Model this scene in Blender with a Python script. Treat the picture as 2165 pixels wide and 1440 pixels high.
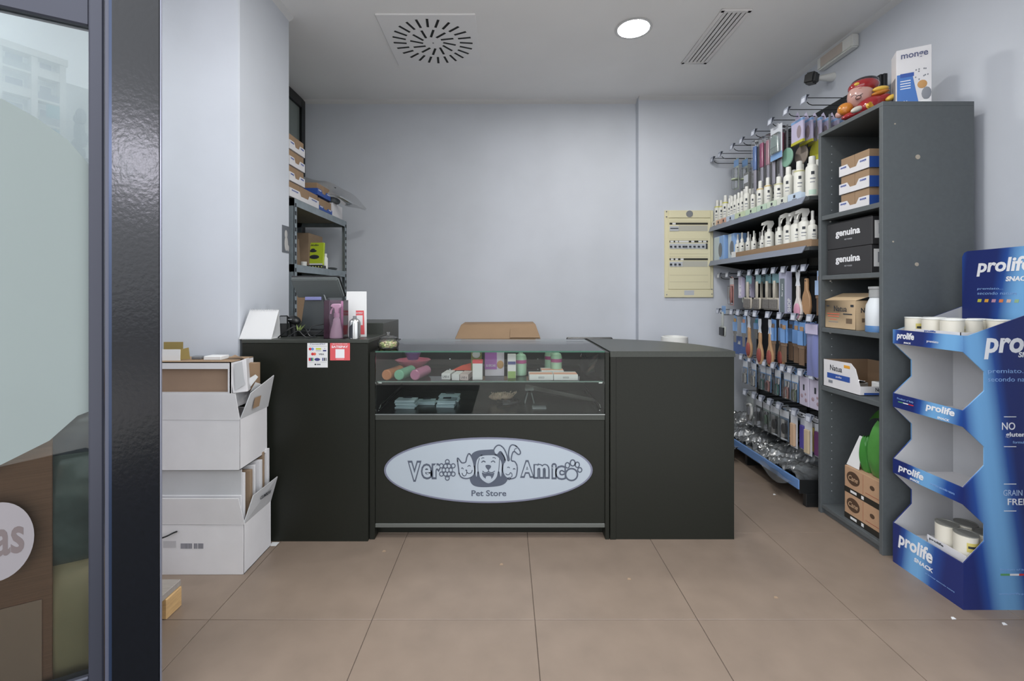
import bpy, bmesh, math, random
from mathutils import Vector, Matrix
random.seed(7)
PI = math.pi
for o in list(bpy.data.objects): bpy.data.objects.remove(o)
SC = bpy.context.scene
COL = SC.collection

# ---------------------------------------------------------------- camera, world, light, exposure
F = 950.0                                   # focal length in pixels of the 2165 x 1440 frame
cam_d = bpy.data.cameras.new('camera'); cam = bpy.data.objects.new('camera', cam_d); COL.objects.link(cam)
cam_d.sensor_width = 36; cam_d.lens = F/2165*36; cam_d.clip_start = 0.02; cam_d.clip_end = 400
cam.location = (0, 0, 1.2); cam.rotation_euler = (PI/2, 0, 0)
cam_d.shift_x = 12.5/2165; cam_d.shift_y = -98/2165
SC.camera = cam
W = bpy.data.worlds.new('overcast_sky'); SC.world = W; W.use_nodes = True
bg = W.node_tree.nodes['Background']; bg.inputs[0].default_value = (0.92, 0.95, 1.0, 1); bg.inputs[1].default_value = 1.95
SC.view_settings.view_transform = 'Standard'; SC.view_settings.look = 'None'
SC.view_settings.gamma = 1; SC.view_settings.use_curve_mapping = False
SC.view_settings.exposure = 0.40
SC.cycles.max_bounces = 8; SC.cycles.transparent_max_bounces = 20; SC.cycles.diffuse_bounces = 4
SC.cycles.glossy_bounces = 4; SC.cycles.transmission_bounces = 8
SC.cycles.caustics_reflective = False; SC.cycles.caustics_refractive = False
SC.cycles.sample_clamp_indirect = 6
SC.cycles.use_denoising = True
LAMP_W = 10.0                               # watts of each ceiling downlight
LAMP_SPOTS = [(0.80, 2.82), (0.80, 1.60), (-0.35, 1.60), (-2.75, 1.45)]  # first one is in view; the rest are unseen, added to light room and pillar

# ---------------------------------------------------------------- helpers
def lin(h):
    h = h.lstrip('#'); c = [int(h[i:i+2], 16)/255 for i in (0, 2, 4)]
    return tuple(x/12.92 if x <= .04045 else ((x+.055)/1.055)**2.4 for x in c)
MATS = {}
def mat(name, hexc=None, rough=.5, metal=0, noise=0, scale=20, bump=0, spec=.5, emit=0, trans=0, stretch=None, coat=0):
    if name in MATS: return MATS[name]
    m = bpy.data.materials.new(name); m.use_nodes = True; nt = m.node_tree; b = nt.nodes['Principled BSDF']
    c = lin(hexc)
    b.inputs['Base Color'].default_value = (*c, 1); b.inputs['Roughness'].default_value = rough
    b.inputs['Metallic'].default_value = metal; b.inputs['Specular IOR Level'].default_value = spec
    b.inputs['Coat Weight'].default_value = coat
    if emit: b.inputs['Emission Color'].default_value = (*c, 1); b.inputs['Emission Strength'].default_value = emit
    if trans: b.inputs['Transmission Weight'].default_value = trans
    if noise or bump:
        tc = nt.nodes.new('ShaderNodeTexCoord'); mp = nt.nodes.new('ShaderNodeMapping'); no = nt.nodes.new('ShaderNodeTexNoise')
        no.inputs['Scale'].default_value = scale; no.inputs['Detail'].default_value = 5
        if stretch: mp.inputs['Scale'].default_value = stretch
        nt.links.new(tc.outputs['Object'], mp.inputs[0]); nt.links.new(mp.outputs[0], no.inputs['Vector'])
        if noise:
            r = nt.nodes.new('ShaderNodeValToRGB')
            r.color_ramp.elements[0].position = .3; r.color_ramp.elements[1].position = .7
            r.color_ramp.elements[0].color = (*[x*(1-noise) for x in c], 1)
            r.color_ramp.elements[1].color = (*[min(1, x*(1+noise)) for x in c], 1)
            nt.links.new(no.outputs['Fac'], r.inputs[0]); nt.links.new(r.outputs[0], b.inputs['Base Color'])
        if bump:
            bp = nt.nodes.new('ShaderNodeBump'); bp.inputs['Strength'].default_value = bump; bp.inputs['Distance'].default_value = .002
            nt.links.new(no.outputs['Fac'], bp.inputs['Height']); nt.links.new(bp.outputs[0], b.inputs['Normal'])
    MATS[name] = m
    return m
def glassmat(name, tint='#ffffff', rough=0, ior=1.5, haze=0, hazecol='#ffffff'):
    """thin clear sheet: transparent, with a Fresnel reflection; haze adds a diffuse share"""
    if name in MATS: return MATS[name]
    m = bpy.data.materials.new(name); m.use_nodes = True; nt = m.node_tree; nt.nodes.remove(nt.nodes['Principled BSDF'])
    out = nt.nodes['Material Output']; tr = nt.nodes.new('ShaderNodeBsdfTransparent'); gl = nt.nodes.new('ShaderNodeBsdfGlossy')
    fr = nt.nodes.new('ShaderNodeFresnel'); mx = nt.nodes.new('ShaderNodeMixShader')
    tr.inputs[0].default_value = (*lin(tint), 1); gl.inputs['Roughness'].default_value = rough; fr.inputs[0].default_value = ior
    src = tr.outputs[0]
    if haze:
        di = nt.nodes.new('ShaderNodeBsdfDiffuse'); di.inputs[0].default_value = (*lin(hazecol), 1)
        tl = nt.nodes.new('ShaderNodeBsdfTranslucent'); tl.inputs[0].default_value = (*lin(hazecol), 1)
        m0 = nt.nodes.new('ShaderNodeMixShader'); m0.inputs[0].default_value = .5
        nt.links.new(di.outputs[0], m0.inputs[1]); nt.links.new(tl.outputs[0], m0.inputs[2])
        m1 = nt.nodes.new('ShaderNodeMixShader'); m1.inputs[0].default_value = haze
        nt.links.new(tr.outputs[0], m1.inputs[1]); nt.links.new(m0.outputs[0], m1.inputs[2]); src = m1.outputs[0]
    nt.links.new(fr.outputs[0], mx.inputs[0]); nt.links.new(src, mx.inputs[1]); nt.links.new(gl.outputs[0], mx.inputs[2])
    nt.links.new(mx.outputs[0], out.inputs[0])
    MATS[name] = m
    return m

def V3(p): return Vector(p)
class MB:
    """collects shapes; build() links them as ONE mesh object"""
    def __init__(s): s.v = []; s.f = []
    def add(s, vs, fs):
        n = len(s.v); s.v += [tuple(v) for v in vs]; s.f += [tuple(i+n for i in f) for f in fs]; return s
    def box(s, x0, x1, y0, y1, z0, z1):
        x0, x1 = sorted((x0, x1)); y0, y1 = sorted((y0, y1)); z0, z1 = sorted((z0, z1))
        return s.add([(x0,y0,z0),(x1,y0,z0),(x1,y1,z0),(x0,y1,z0),(x0,y0,z1),(x1,y0,z1),(x1,y1,z1),(x0,y1,z1)],
                     [(3,2,1,0),(4,5,6,7),(0,1,5,4),(1,2,6,5),(2,3,7,6),(3,0,4,7)])
    def obox(s, c, size, rot=None):
        m = MB().box(-size[0]/2, size[0]/2, -size[1]/2, size[1]/2, -size[2]/2, size[2]/2)
        R = rot if rot is not None else Matrix.Identity(3)
        return s.add([R @ Vector(v) + Vector(c) for v in m.v], m.f)
    def quad(s, a, b, c, d): return s.add([a, b, c, d], [(0,1,2,3)])
    def sheet(s, a, b, c, d, t):
        a, b, c, d = map(Vector, (a, b, c, d)); n = (b-a).cross(d-a).normalized()*t
        return s.add([a,b,c,d,a-n,b-n,c-n,d-n], [(0,1,2,3),(7,6,5,4),(0,4,5,1),(1,5,6,2),(2,6,7,3),(3,7,4,0)])
    def cyl(s, p0, p1, r0, r1=None, seg=16, caps=True):
        r1 = r0 if r1 is None else r1; p0, p1 = Vector(p0), Vector(p1); d = (p1-p0).normalized()
        a = d.orthogonal().normalized(); b = d.cross(a); vs = []
        for p, r in ((p0, r0), (p1, r1)):
            for i in range(seg):
                t = 2*PI*i/seg; vs.append(p + a*(r*math.cos(t)) + b*(r*math.sin(t)))
        fs = [(i, (i+1) % seg, seg+(i+1) % seg, seg+i) for i in range(seg)]
        if caps: fs += [tuple(range(seg-1, -1, -1)), tuple(range(seg, 2*seg))]
        return s.add(vs, fs)
    def lathe(s, prof, c=(0,0,0), seg=18, sx=1, sy=1):
        vs, fs = [], []; n = len(prof)
        for r, z in prof:
            for i in range(seg):
                t = 2*PI*i/seg; vs.append((c[0]+r*sx*math.cos(t), c[1]+r*sy*math.sin(t), c[2]+z))
        for k in range(n-1):
            for i in range(seg):
                j = (i+1) % seg; fs.append((k*seg+i, k*seg+j, (k+1)*seg+j, (k+1)*seg+i))
        if prof[0][0] > 1e-6: fs.append(tuple(range(seg-1, -1, -1)))
        if prof[-1][0] > 1e-6: fs.append(tuple((n-1)*seg+i for i in range(seg)))
        return s.add(vs, fs)
    def tube(s, path, r, seg=8, closed=False):
        P = [Vector(p) for p in path]; n = len(P); vs, fs = [], []; a = None
        for i, p in enumerate(P):
            if closed: d = P[(i+1) % n]-P[i-1]
            else: d = (P[min(i+1, n-1)]-P[max(i-1, 0)])
            d.normalize()
            a = d.orthogonal().normalized() if a is None else (a - d*a.dot(d)).normalized()
            b = d.cross(a)
            for k in range(seg):
                t = 2*PI*k/seg; vs.append(p + a*(r*math.cos(t)) + b*(r*math.sin(t)))
        for i in range(n if closed else n-1):
            j = (i+1) % n
            for k in range(seg):
                l = (k+1) % seg; fs.append((i*seg+k, i*seg+l, j*seg+l, j*seg+k))
        if not closed: fs += [tuple(range(seg-1, -1, -1)), tuple((n-1)*seg+k for k in range(seg))]
        return s.add(vs, fs)
    def prism(s, poly, o, U, Vv, d):
        """flat polygon (u,v) extruded by d along U x V (a negative d goes back)"""
        o, U, Vv = Vector(o), Vector(U), Vector(Vv); N = U.cross(Vv).normalized()*d
        a = [o + U*p[0] + Vv*p[1] for p in poly]; n = len(a)
        ar = sum(poly[i][0]*poly[(i+1) % n][1]-poly[(i+1) % n][0]*poly[i][1] for i in range(n))
        if ar < 0: a.reverse()
        b = [p + N for p in a]
        if d < 0: a, b = b, a
        return s.add(a+b, [tuple(range(n-1, -1, -1)), tuple(range(n, 2*n))] + [(i, (i+1) % n, n+(i+1) % n, n+i) for i in range(n)])
    def ell(s, c, r, seg=16, rings=10, rot=None):
        vs, fs = [], []; R = rot if rot is not None else Matrix.Identity(3); c = Vector(c)
        for k in range(rings+1):
            ph = PI*k/rings - PI/2
            for i in range(seg):
                t = 2*PI*i/seg
                vs.append(c + R @ Vector((r[0]*math.cos(ph)*math.cos(t), r[1]*math.cos(ph)*math.sin(t), r[2]*math.sin(ph))))
        for k in range(rings):
            for i in range(seg):
                j = (i+1) % seg; fs.append((k*seg+i, k*seg+j, (k+1)*seg+j, (k+1)*seg+i))
        return s.add(vs, fs)
    def grid(s, fn, nu, nv):
        vs = [fn(i/nu, j/nv) for j in range(nv+1) for i in range(nu+1)]
        return s.add(vs, [(j*(nu+1)+i, j*(nu+1)+i+1, (j+1)*(nu+1)+i+1, (j+1)*(nu+1)+i) for j in range(nv) for i in range(nu)])
    def mesh(s, name, bev=0, smooth=35, seg=1):
        me = bpy.data.meshes.new(name); me.from_pydata(s.v, [], s.f)
        bm = bmesh.new(); bm.from_mesh(me)
        bmesh.ops.remove_doubles(bm, verts=bm.verts, dist=1e-6)
        if bev:
            es = [e for e in bm.edges if len(e.link_faces) == 2 and e.calc_face_angle(0) > .6]
            bmesh.ops.bevel(bm, geom=es, offset=bev, segments=seg, affect='EDGES', clamp_overlap=True)
        bmesh.ops.recalc_face_normals(bm, faces=bm.faces)
        bm.to_mesh(me); bm.free()
        if smooth: me.shade_smooth(); me.set_sharp_from_angle(angle=math.radians(smooth))
        return me
    def build(s, name, m, parent=None, bev=0, smooth=35, world=True, seg=1):
        if parent is not None and world:
            w = wloc(parent); s.v = [(v[0]-w[0], v[1]-w[1], v[2]-w[2]) for v in s.v]
        loc = (0, 0, 0)
        if parent is None:
            xs, ys, zs = zip(*s.v); loc = ((min(xs)+max(xs))/2, (min(ys)+max(ys))/2, min(zs))
            s.v = [(v[0]-loc[0], v[1]-loc[1], v[2]-loc[2]) for v in s.v]
        o = bpy.data.objects.new(name, s.mesh(name, bev, smooth, seg)); COL.objects.link(o); o.location = loc
        if m is not None: o.data.materials.append(m)
        if parent is not None: o.parent = parent
        return o
def wloc(o):
    w = Vector((0, 0, 0))
    while o is not None: w = w + Vector(o.location); o = o.parent
    return w
def tag(o, label, cat, group=None, kind=None):
    if label: o['label'] = label
    if cat: o['category'] = cat
    if group: o['group'] = group
    if kind: o['kind'] = kind
    return o
def thing(name, label, cat, loc=(0,0,0), rz=0, group=None, kind=None, rot=None):
    o = bpy.data.objects.new(name, None); COL.objects.link(o); o.location = loc
    o.rotation_euler = rot if rot else (0, 0, rz); o.empty_display_size = .05
    return tag(o, label, cat, group, kind)
def struct(o): o['kind'] = 'structure'; return o
def copy_tree(o, parent=None, loc=None, rz=None):
    c = o.copy(); COL.objects.link(c); c.parent = parent
    if loc is not None: c.location = loc
    if rz is not None: c.rotation_euler[2] = rz
    for ch in o.children: copy_tree(ch, c)
    return c
CACHE = {}
def part(name, key, fn, m, parent, loc=(0,0,0), rot=(0,0,0), bev=0, smooth=35):
    """a part that shares its mesh with the other parts of the same key"""
    if key not in CACHE:
        me = fn().mesh(name, bev, smooth); me.materials.append(m); CACHE[key] = me
    o = bpy.data.objects.new(name, CACHE[key]); COL.objects.link(o); o.parent = parent; o.location = loc; o.rotation_euler = rot
    if m is not None and CACHE[key].materials[0] is not m:
        o.material_slots[0].link = 'OBJECT'; o.material_slots[0].material = m
    return o
FACES = {'Y-': ((1,0,0), (0,0,1)), 'X-': ((0,-1,0), (0,0,1)), 'X+': ((0,1,0), (0,0,1)), 'Z+': ((1,0,0), (0,1,0))}
FITS = []
def text(body, parent, c, face, w, h, m, shear=0, bold=0, spin=0, world=True, name='lettering', ext=.0003, UV=None):
    cu = bpy.data.curves.new('print_text', 'FONT'); cu.body = body; cu.align_x = 'CENTER'; cu.align_y = 'CENTER'
    cu.size = 1; cu.extrude = .002; cu.offset = bold; cu.shear = shear; cu.resolution_u = 3
    o = bpy.data.objects.new('print_text', cu); COL.objects.link(o); cu.materials.append(m)
    U, Vv = UV if UV else FACES[face]; U, Vv = Vector(U).normalized(), Vector(Vv).normalized()
    if spin: R = Matrix.Rotation(spin, 3, U.cross(Vv)); U, Vv = R @ U, R @ Vv
    N = U.cross(Vv); M = Matrix((U, Vv, N)).transposed()
    o.parent = parent; p = Vector(c)
    if world: p = p - wloc(parent)
    FITS.append((o, M, p, w, h))
    return o
def fit_texts():
    bpy.context.view_layer.update(); dg = bpy.context.evaluated_depsgraph_get(); old = []
    for o, M, p, w, h in FITS:
        bb = [Vector(b) for b in o.bound_box]; lo = Vector(map(min, zip(*bb))); hi = Vector(map(max, zip(*bb)))
        sx = w/max(1e-6, hi.x-lo.x); sy = h/max(1e-6, hi.y-lo.y); S = (sx, sy, .12)
        mid = (lo+hi)/2; off = M @ Vector((mid.x*sx, mid.y*sy, 0))
        me = bpy.data.meshes.new_from_object(o.evaluated_get(dg)); loc = p - off
        me.transform(Matrix.Diagonal((*S, 1))); me.name = 'lettering'
        q = bpy.data.objects.new('lettering', me); COL.objects.link(q); q.parent = o.parent
        q.rotation_euler = M.to_euler(); q.location = loc; old.append(o)
    for o in old: bpy.data.objects.remove(o)
def px(x, y, Y): return Vector(((x-1070)*Y/F, Y, 1.2-(y-622)*Y/F))      # a point seen at pixel x, y that stands at depth Y
def spline(pts, closed=False, n=6):
    out = []; N = len(pts)
    for i in range(N if closed else N-1):
        p = [pts[(i+k) % N] if closed else pts[min(max(i+k, 0), N-1)] for k in (-1, 0, 1, 2)]
        for j in range(n):
            t = j/n
            out.append(tuple(.5*(2*p[1][a] + (p[2][a]-p[0][a])*t + (2*p[0][a]-5*p[1][a]+4*p[2][a]-p[3][a])*t*t
                                 + (3*p[1][a]-p[0][a]-3*p[2][a]+p[3][a])*t**3) for a in range(len(pts[0]))))
    if not closed: out.append(tuple(pts[-1]))
    return out
def ribbon(pts, w, closed=False):
    """2-D polyline to a list of quads of width w"""
    n = len(pts); L, Rr = [], []
    for i in range(n):
        a = pts[i-1] if (closed or i) else pts[i]; b = pts[(i+1) % n] if (closed or i < n-1) else pts[i]
        dx, dy = b[0]-a[0], b[1]-a[1]; l = math.hypot(dx, dy) or 1; nx, ny = -dy/l*w/2, dx/l*w/2
        L.append((pts[i][0]+nx, pts[i][1]+ny)); Rr.append((pts[i][0]-nx, pts[i][1]-ny))
    return [(L[i], L[(i+1) % n], Rr[(i+1) % n], Rr[i]) for i in range(n if closed else n-1)]

# ---------------------------------------------------------------- materials
M_wall = mat('wall_paint', '#c8cdd5', .75, noise=.03, scale=3, bump=.05)
M_ceil = mat('ceiling_paint', '#f0f0f0', .85, noise=.02, scale=2)
M_tile = mat('floor_tile', '#837467', .42, noise=.07, scale=9, bump=.03)
M_grout = mat('grout', '#5a5048', .9)
M_white = mat('white_paint', '#d6d7d8', .5)
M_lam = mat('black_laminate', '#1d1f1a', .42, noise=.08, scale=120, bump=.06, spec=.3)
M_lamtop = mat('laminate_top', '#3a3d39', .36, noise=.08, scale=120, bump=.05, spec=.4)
M_edge = mat('laminate_edge', '#5c5f5b', .35)
M_case = mat('grey_laminate', '#54595b', .45, noise=.05, scale=60)
M_caseedge = mat('grey_laminate_edge', '#73797b', .4)
M_dark = mat('dark_metal', '#26282a', .4, metal=.3)
M_post = mat('anodised_dark', '#101217', .2, noise=.2, scale=70, bump=.28, spec=.4)
M_postb = mat('anodised_blue', '#35435e', .3, metal=.4)
M_stile = mat('anodised_grey', '#4a4c57', .35, metal=.4)
M_chrome = mat('chrome', '#d8dadb', .15, metal=1)
M_steel = mat('galvanised_steel', '#9aa5aa', .4, metal=.6, noise=.12, scale=14)
M_card = mat('brown_cardboard', '#937a60', .85, noise=.03, scale=14)
M_carddk = mat('brown_cardboard_inside', '#8f7a64', .9, noise=.06, scale=25)
M_wcard = mat('white_cardboard', '#d3d2d4', .7, noise=.03, scale=10)
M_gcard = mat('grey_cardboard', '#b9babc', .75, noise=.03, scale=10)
M_paper = mat('white_paper', '#dcdddd', .6)
M_blackpl = mat('black_plastic', '#1c1e1f', .35)
M_greypl = mat('grey_plastic', '#7d8083', .4)
M_ltgrey = mat('light_grey_plastic', '#b9bdc1', .4)
M_whitepl = mat('white_plastic', '#dfe0dc', .35)
M_ink = mat('dark_ink', '#2c3138', .6)
M_inkgrey = mat('grey_ink', '#7f838a', .6)
M_inkwhite = mat('white_ink', '#e2e3e6', .5)
M_glass = glassmat('clear_glass', '#f8fbfa', 0, 1.4)
M_glassg = mat('glass_edge_green', '#2f5d4c', .1, spec=.8)
M_film = glassmat('clear_film', '#fafbfc', .12, 1.4, haze=.08)
M_bag = glassmat('thin_plastic_bag', '#f8fafb', .18, 1.5, haze=.10)
M_frost = glassmat('frosted_film', '#dfe8e6', .5, 1.3, haze=.9, hazecol='#c2cecc')
# ---------------------------------------------------------------- the setting
CEIL = 2.87; XR = 2.22; YB = 3.88; YB2 = 3.80; XP = -1.307; YP = 2.2; YPB = 2.71; XL = -1.76; YF = 1.25
fl = struct(thing('floor', 'beige square floor tiles with thin dark joints', None, (0, 2.5, 0)))
b = MB().box(-3.05, XR+.1, YF, YB+.1, -.1, -.003); b.build('grout_bed', M_grout, fl)
G = .0011
for i in range(-5, 4):
    for j in range(-1, 4):
        x0, x1 = .106+.6*i, .706+.6*i; y0, y1 = 1.657+.6*(j-0), 2.257+.6*j
        x0, x1 = max(x0, -3.0), min(x1, XR); y0, y1 = max(y0, YF), min(y1, YB)
        if x1-x0 < .02 or y1-y0 < .02: continue
        MB().box(x0+G, x1-G, y0+G, y1-G, -.012, 0).build('tile', M_tile, fl, bev=.0012)
struct(MB().box(-3.05, XR+.12, YF, YB+.12, CEIL, CEIL+.15).build('ceiling', M_ceil))
w = MB().box(XL-.1, 1.12, YB, YB+.12, 0, CEIL).box(1.12, XR+.1, YB2, YB+.12, 0, CEIL)
struct(w.build('wall_back', M_wall))
struct(MB().box(XR, XR+.12, YF, YB, 0, CEIL).build('wall_right', M_wall))
struct(MB().box(-3.05, XP, YP, YPB, 0, CEIL).build('wall_left', M_wall, bev=.006))
struct(MB().box(-3.15, -3.05, YF, YPB, 0, CEIL).build('wall_side', M_wall))
struct(MB().box(XL-.1, XL, YPB, YB, 0, CEIL).build('wall_recess', M_wall))
wf = MB().box(1.72, XR+.12, YF-.1, YF+.05, 0, CEIL+.15).box(-3.15, 1.72, YF-.1, YF+.05, CEIL-.03, CEIL+.15).box(-3.15, -2.2, YF-.1, YF+.05, 0, CEIL)
struct(wf.build('wall_front', M_wall))
def cove(name, pts):
    struct(MB().prism([(0, 0), (.026, 0), (.02, -.012), (.006, -.022), (0, -.028)], *pts).build(name, M_white))
# small ceiling coves: profile u = away from wall, v = up
cove('trim_1', ((XL, YB, CEIL), (0, -1, 0), (0, 0, 1), -(1.12-XL)))
cove('trim_2', ((1.12, YB2, CEIL), (0, -1, 0), (0, 0, 1), -(XR-1.12)))
cove('trim_3', ((XR, YF, CEIL), (-1, 0, 0), (0, 0, 1), (YB2-YF)))
cove('trim_4', ((XP, YP, CEIL), (1, 0, 0), (0, 0, 1), -(YPB-YP)))
bs = MB().box(-.6, 1.12, YB-.012, YB, 0, .08).box(1.12, XR, YB2-.012, YB2, 0, .08)
struct(bs.build('baseboard_back', M_white))
# dark framed glazed partition in the recess
wn = struct(thing('window_1', 'dark framed glazed partition above the metal shelf', None, (XL, 3.3, 0)))
f = MB().box(XL, XL+.03, YB-.075, YB-.005, 0, CEIL-.01).box(XL, XL+.03, YPB+.01, YPB+.08, 0, CEIL-.01)
f.box(XL, XL+.03, YPB+.08, YB-.075, CEIL-.09, CEIL-.01); f.build('window_frame', M_dark, wn, bev=.004)
MB().box(XL+.002, XL+.010, YPB+.08, YB-.075, 0, CEIL-.09).build('pane', mat('smoked_pane', '#7b8480', .15, spec=.5), wn)

# entrance: dark post and the glass leaf that stands open at an angle
PX0, PX1, PY = -1.143, -.999, 1.30
ps = struct(thing('door_2', 'dark entrance post with bright metal edge', None, (PX0, PY, 0)))
MB().prism([(PX0, PY), (PX1-.003, PY), (PX1-.003, PY+.005), (PX1-.078, PY+.09), (PX0, PY+.09)], (0,0,0), (1,0,0), (0,1,0), 2.84).build('post', M_post, ps, bev=.004, seg=3)
MB().box(PX1-.003, PX1, PY+.001, PY+.005, 0, 2.84).build('edge_strip', mat('edge_strip_metal', '#8c8e9c', .3, metal=.5), ps)
MB().box(PX0-.02, PX0, PY+.012, PY+.085, 0, 2.84).build('rebate', M_postb, ps, bev=.003)
MB().box(PX0-.042, PX0-.02, PY+.024, PY+.085, 0, 2.84).build('gasket', mat('gasket_grey', '#555867', .5), ps, bev=.003)
LR = Vector((-1.19, 1.332, 0)); LD = Vector((-.866, -.5, 0)); LN = Vector((.5, -.866, 0))
def leaf(t, z, n=0): return LR + LD*t + LN*n + Vector((0, 0, z))
def leafpx(x, y):
    """where the line of sight through pixel x, y meets the glass leaf: (t, z)"""
    k = (x-1070)/F; t = (LR.x-k*LR.y)/(k*LD.y-LD.x); Y = LR.y+LD.y*t
    return t, 1.2-(y-622)*Y/F
dr = struct(thing('door_1', 'glass entrance leaf with frosted film and dark stiles', None, tuple(LR)))
def leafbox(t0, t1, z0, z1, n0, n1):
    m = MB(); P = [leaf(t, z, n) for z in (z0, z1) for (t, n) in ((t0, n0), (t1, n0), (t1, n1), (t0, n1))]
    return m.add(P, [(3,2,1,0),(4,5,6,7),(0,1,5,4),(1,2,6,5),(2,3,7,6),(3,0,4,7)])
leafbox(0, .034, 0, 2.15, -.045, .012).build('stile', M_stile, dr, bev=.004)
leafbox(.9, .95, 0, 2.15, -.045, .012).build('stile', M_stile, dr, bev=.004)
leafbox(.034, .9, 1.985, 2.15, -.045, .0).build('rail', M_stile, dr, bev=.004)
leafbox(.034, .9, 0, .08, -.045, .0).build('rail', M_stile, dr, bev=.004)
leafbox(.034, .9, .08, 1.985, -.022, -.016).build('glass_pane', glassmat('door_glass', '#e6ebe9', 0, 1.6), dr)
fp = [(206, 352), (201, 351), (139, 292), (69, 243), (0, 205), (-80, 175), (-300, 130), (-900, 300), (-900, 900), (-300, 1075), (-80, 1020), (0, 985), (100, 935), (160, 882), (186, 872), (192, 852), (206, 846)]
P2 = [leafpx(*q) for q in fp]
P2 = [(max(.034, min(.9, t)), z) for t, z in P2]
MB().prism(P2, LR + LN*-.0155, LD, (0, 0, 1), .0006*-1 if LD.cross(Vector((0,0,1))).dot(LN) < 0 else .0006).build('frosted_film', M_frost, dr)
tc, zc = leafpx(-12, 1152); rt = leafpx(-12, 1152)[0]-leafpx(68, 1152)[0]; rz_ = .108
ov = [(tc+rt*math.cos(a), zc+rz_*math.sin(a)) for a in [2*PI*i/40 for i in range(40)]]
sgn = 1 if LD.cross(Vector((0,0,1))).dot(LN) > 0 else -1
ovs = MB().prism(ov, LR + LN*-.0150, LD, (0, 0, 1), .0008*sgn).build('oval_sticker', mat('sticker_pale', '#8f8a8d', .6), dr)
t_, z_ = leafpx(14, 1150)
text('as', ovs, leaf(t_, z_, -.0139), None, .06, .075, mat('sticker_ink', '#6f6464', .6), bold=.02, UV=(-LD, (0, 0, 1)))

# ---------------------------------------------------------------- outdoors, seen only as a reflection in the leaf and as daylight
struct(MB().box(-40, 60, -90, YF-.02, -.2, -.06).build('ground', mat('asphalt', '#8a8885', .9, noise=.1, scale=3)))
struct(MB().box(-12, 12, -4, YF-.02, -.06, -.02).build('sidewalk', mat('pavement', '#cbc6be', .85, noise=.08, scale=4)))
struct(MB().box(-3.1, -.35, -1.6, YF-.02, -.021, -.014).build('added_dark_patch', mat('dark_patch_tone', '#3a3937', .8, noise=.1, scale=6)))  # unseen dark slab added to darken the reflection in the door glass
M_bld = mat('stucco', '#e6e3da', .8); M_brick = mat('brick_red', '#b07a66', .85, noise=.1, scale=2)
M_bwin = mat('far_window', '#6f7f86', .2); M_bdark = mat('far_shade', '#8d9890', .7); M_teal = mat('awning_teal', '#3f9a9a', .7)
BY = -74
bd = thing('apartment_building', 'pale apartment building with balconies reflected in the door glass', 'building', (16, BY-6, -.06))
MB().box(13.3, 19.2, BY-12, BY, 0, 30.2).build('wall', mat('stucco_shade', '#b9bdb6', .8), bd)
MB().box(5, 13.3, BY-12, BY+.4, 0, 29.6).build('brick_wing', M_brick, bd)
MB().box(4.8, 19.5, BY-12, BY+1.6, 29.6, 30.4).build('cornice', M_bld, bd)
for x in (13.7, 16.6, 19.1): MB().box(x-.28, x+.28, BY, BY+1.3, 0, 29.6).build('pilaster', M_bld, bd)
for k in range(9):
    z = 27.6-2.9*k+.0
    for q, (xa, xb) in enumerate(((13.98, 16.32), (16.88, 18.82))):
        bl = MB().box(xa, xb, BY, BY+1.2, z-.12, z+.12).build('balcony_slab', M_bld, bd)
        MB().box(xa, xb, BY+1.12, BY+1.18, z+.12, z+.95).build('parapet', [M_bdark, M_bld, M_bwin][(k+q) % 3], bl)
        wd = MB().box(xa+.35, xb-.35, BY+.01, BY+.06, z+.1, z+2.2).build('window', M_bld, bd)
        MB().box(xa+.45, xb-.45, BY+.06, BY+.08, z+.15, z+2.1).build('pane', M_bwin, wd)
    if k in (2, 3): MB().sheet((17.6, BY+1.25, z+2.6), (18.8, BY+1.25, z+2.6), (18.8, BY+1.3, z+1.0), (17.6, BY+1.3, z+1.0), .03).build('awning', M_teal, bd)
b2 = thing('tower_block', 'plain light tower block reflected beside the balconies in the door glass', 'building', (26, BY-20, -.06))
MB().box(19.6, 34, BY-30, BY-14, 0, 33).build('wall', mat('stucco_grey', '#c9cbc3', .8), b2)
for k in range(8):
    for x in (21, 24.5, 28, 31.5):
        MB().box(x, x+1.3, BY-14, BY-13.93, 4+3*k, 5.6+3*k).build('window', M_bwin, b2)
sl_ = thing('added_highlight_lamp', 'added unseen globe lamp for the bright spot on the entrance post', 'street lamp', (-6.1, -4.9, -.06))  # unseen lamp added to make the highlight on the dark entrance post
MB().cyl((-6.1, -4.9, -.06), (-6.1, -4.9, 3.05), .05, .04, 12).build('pole', M_dark, sl_)
MB().cyl((-6.1, -4.9, 3.05), (-6.1, -4.9, 3.12), .1, .1, 16).build('collar', M_dark, sl_)
MB().ell((-6.1, -4.9, 3.40), (.3, .3, .3), 20, 12).build('globe', mat('added_lamp_globe', '#f2efff', .3, emit=50), sl_)
tr = thing('street_tree', 'tall dark cypress tree reflected between two buildings in the door glass', 'tree', (20.2, BY+3, -.06))
MB().cyl((20.2, BY+3, -.06), (20.2, BY+3, 6), .25, .2).build('trunk', mat('bark', '#4b4038', .9), tr)
cr = MB()
for k in range(70):
    z = 4+20*random.random(); r = 1.1*math.sin(min(1, (24.5-z)/9)*PI/2); a = random.random()*2*PI
    cr.ell((20.2+r*.6*math.cos(a), BY+3+r*.6*math.sin(a), z), (.55, .55, .8), 7, 5)
cr.build('crown', mat('foliage_dark', '#4d5a4c', .9, noise=.3, scale=3), tr)

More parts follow.
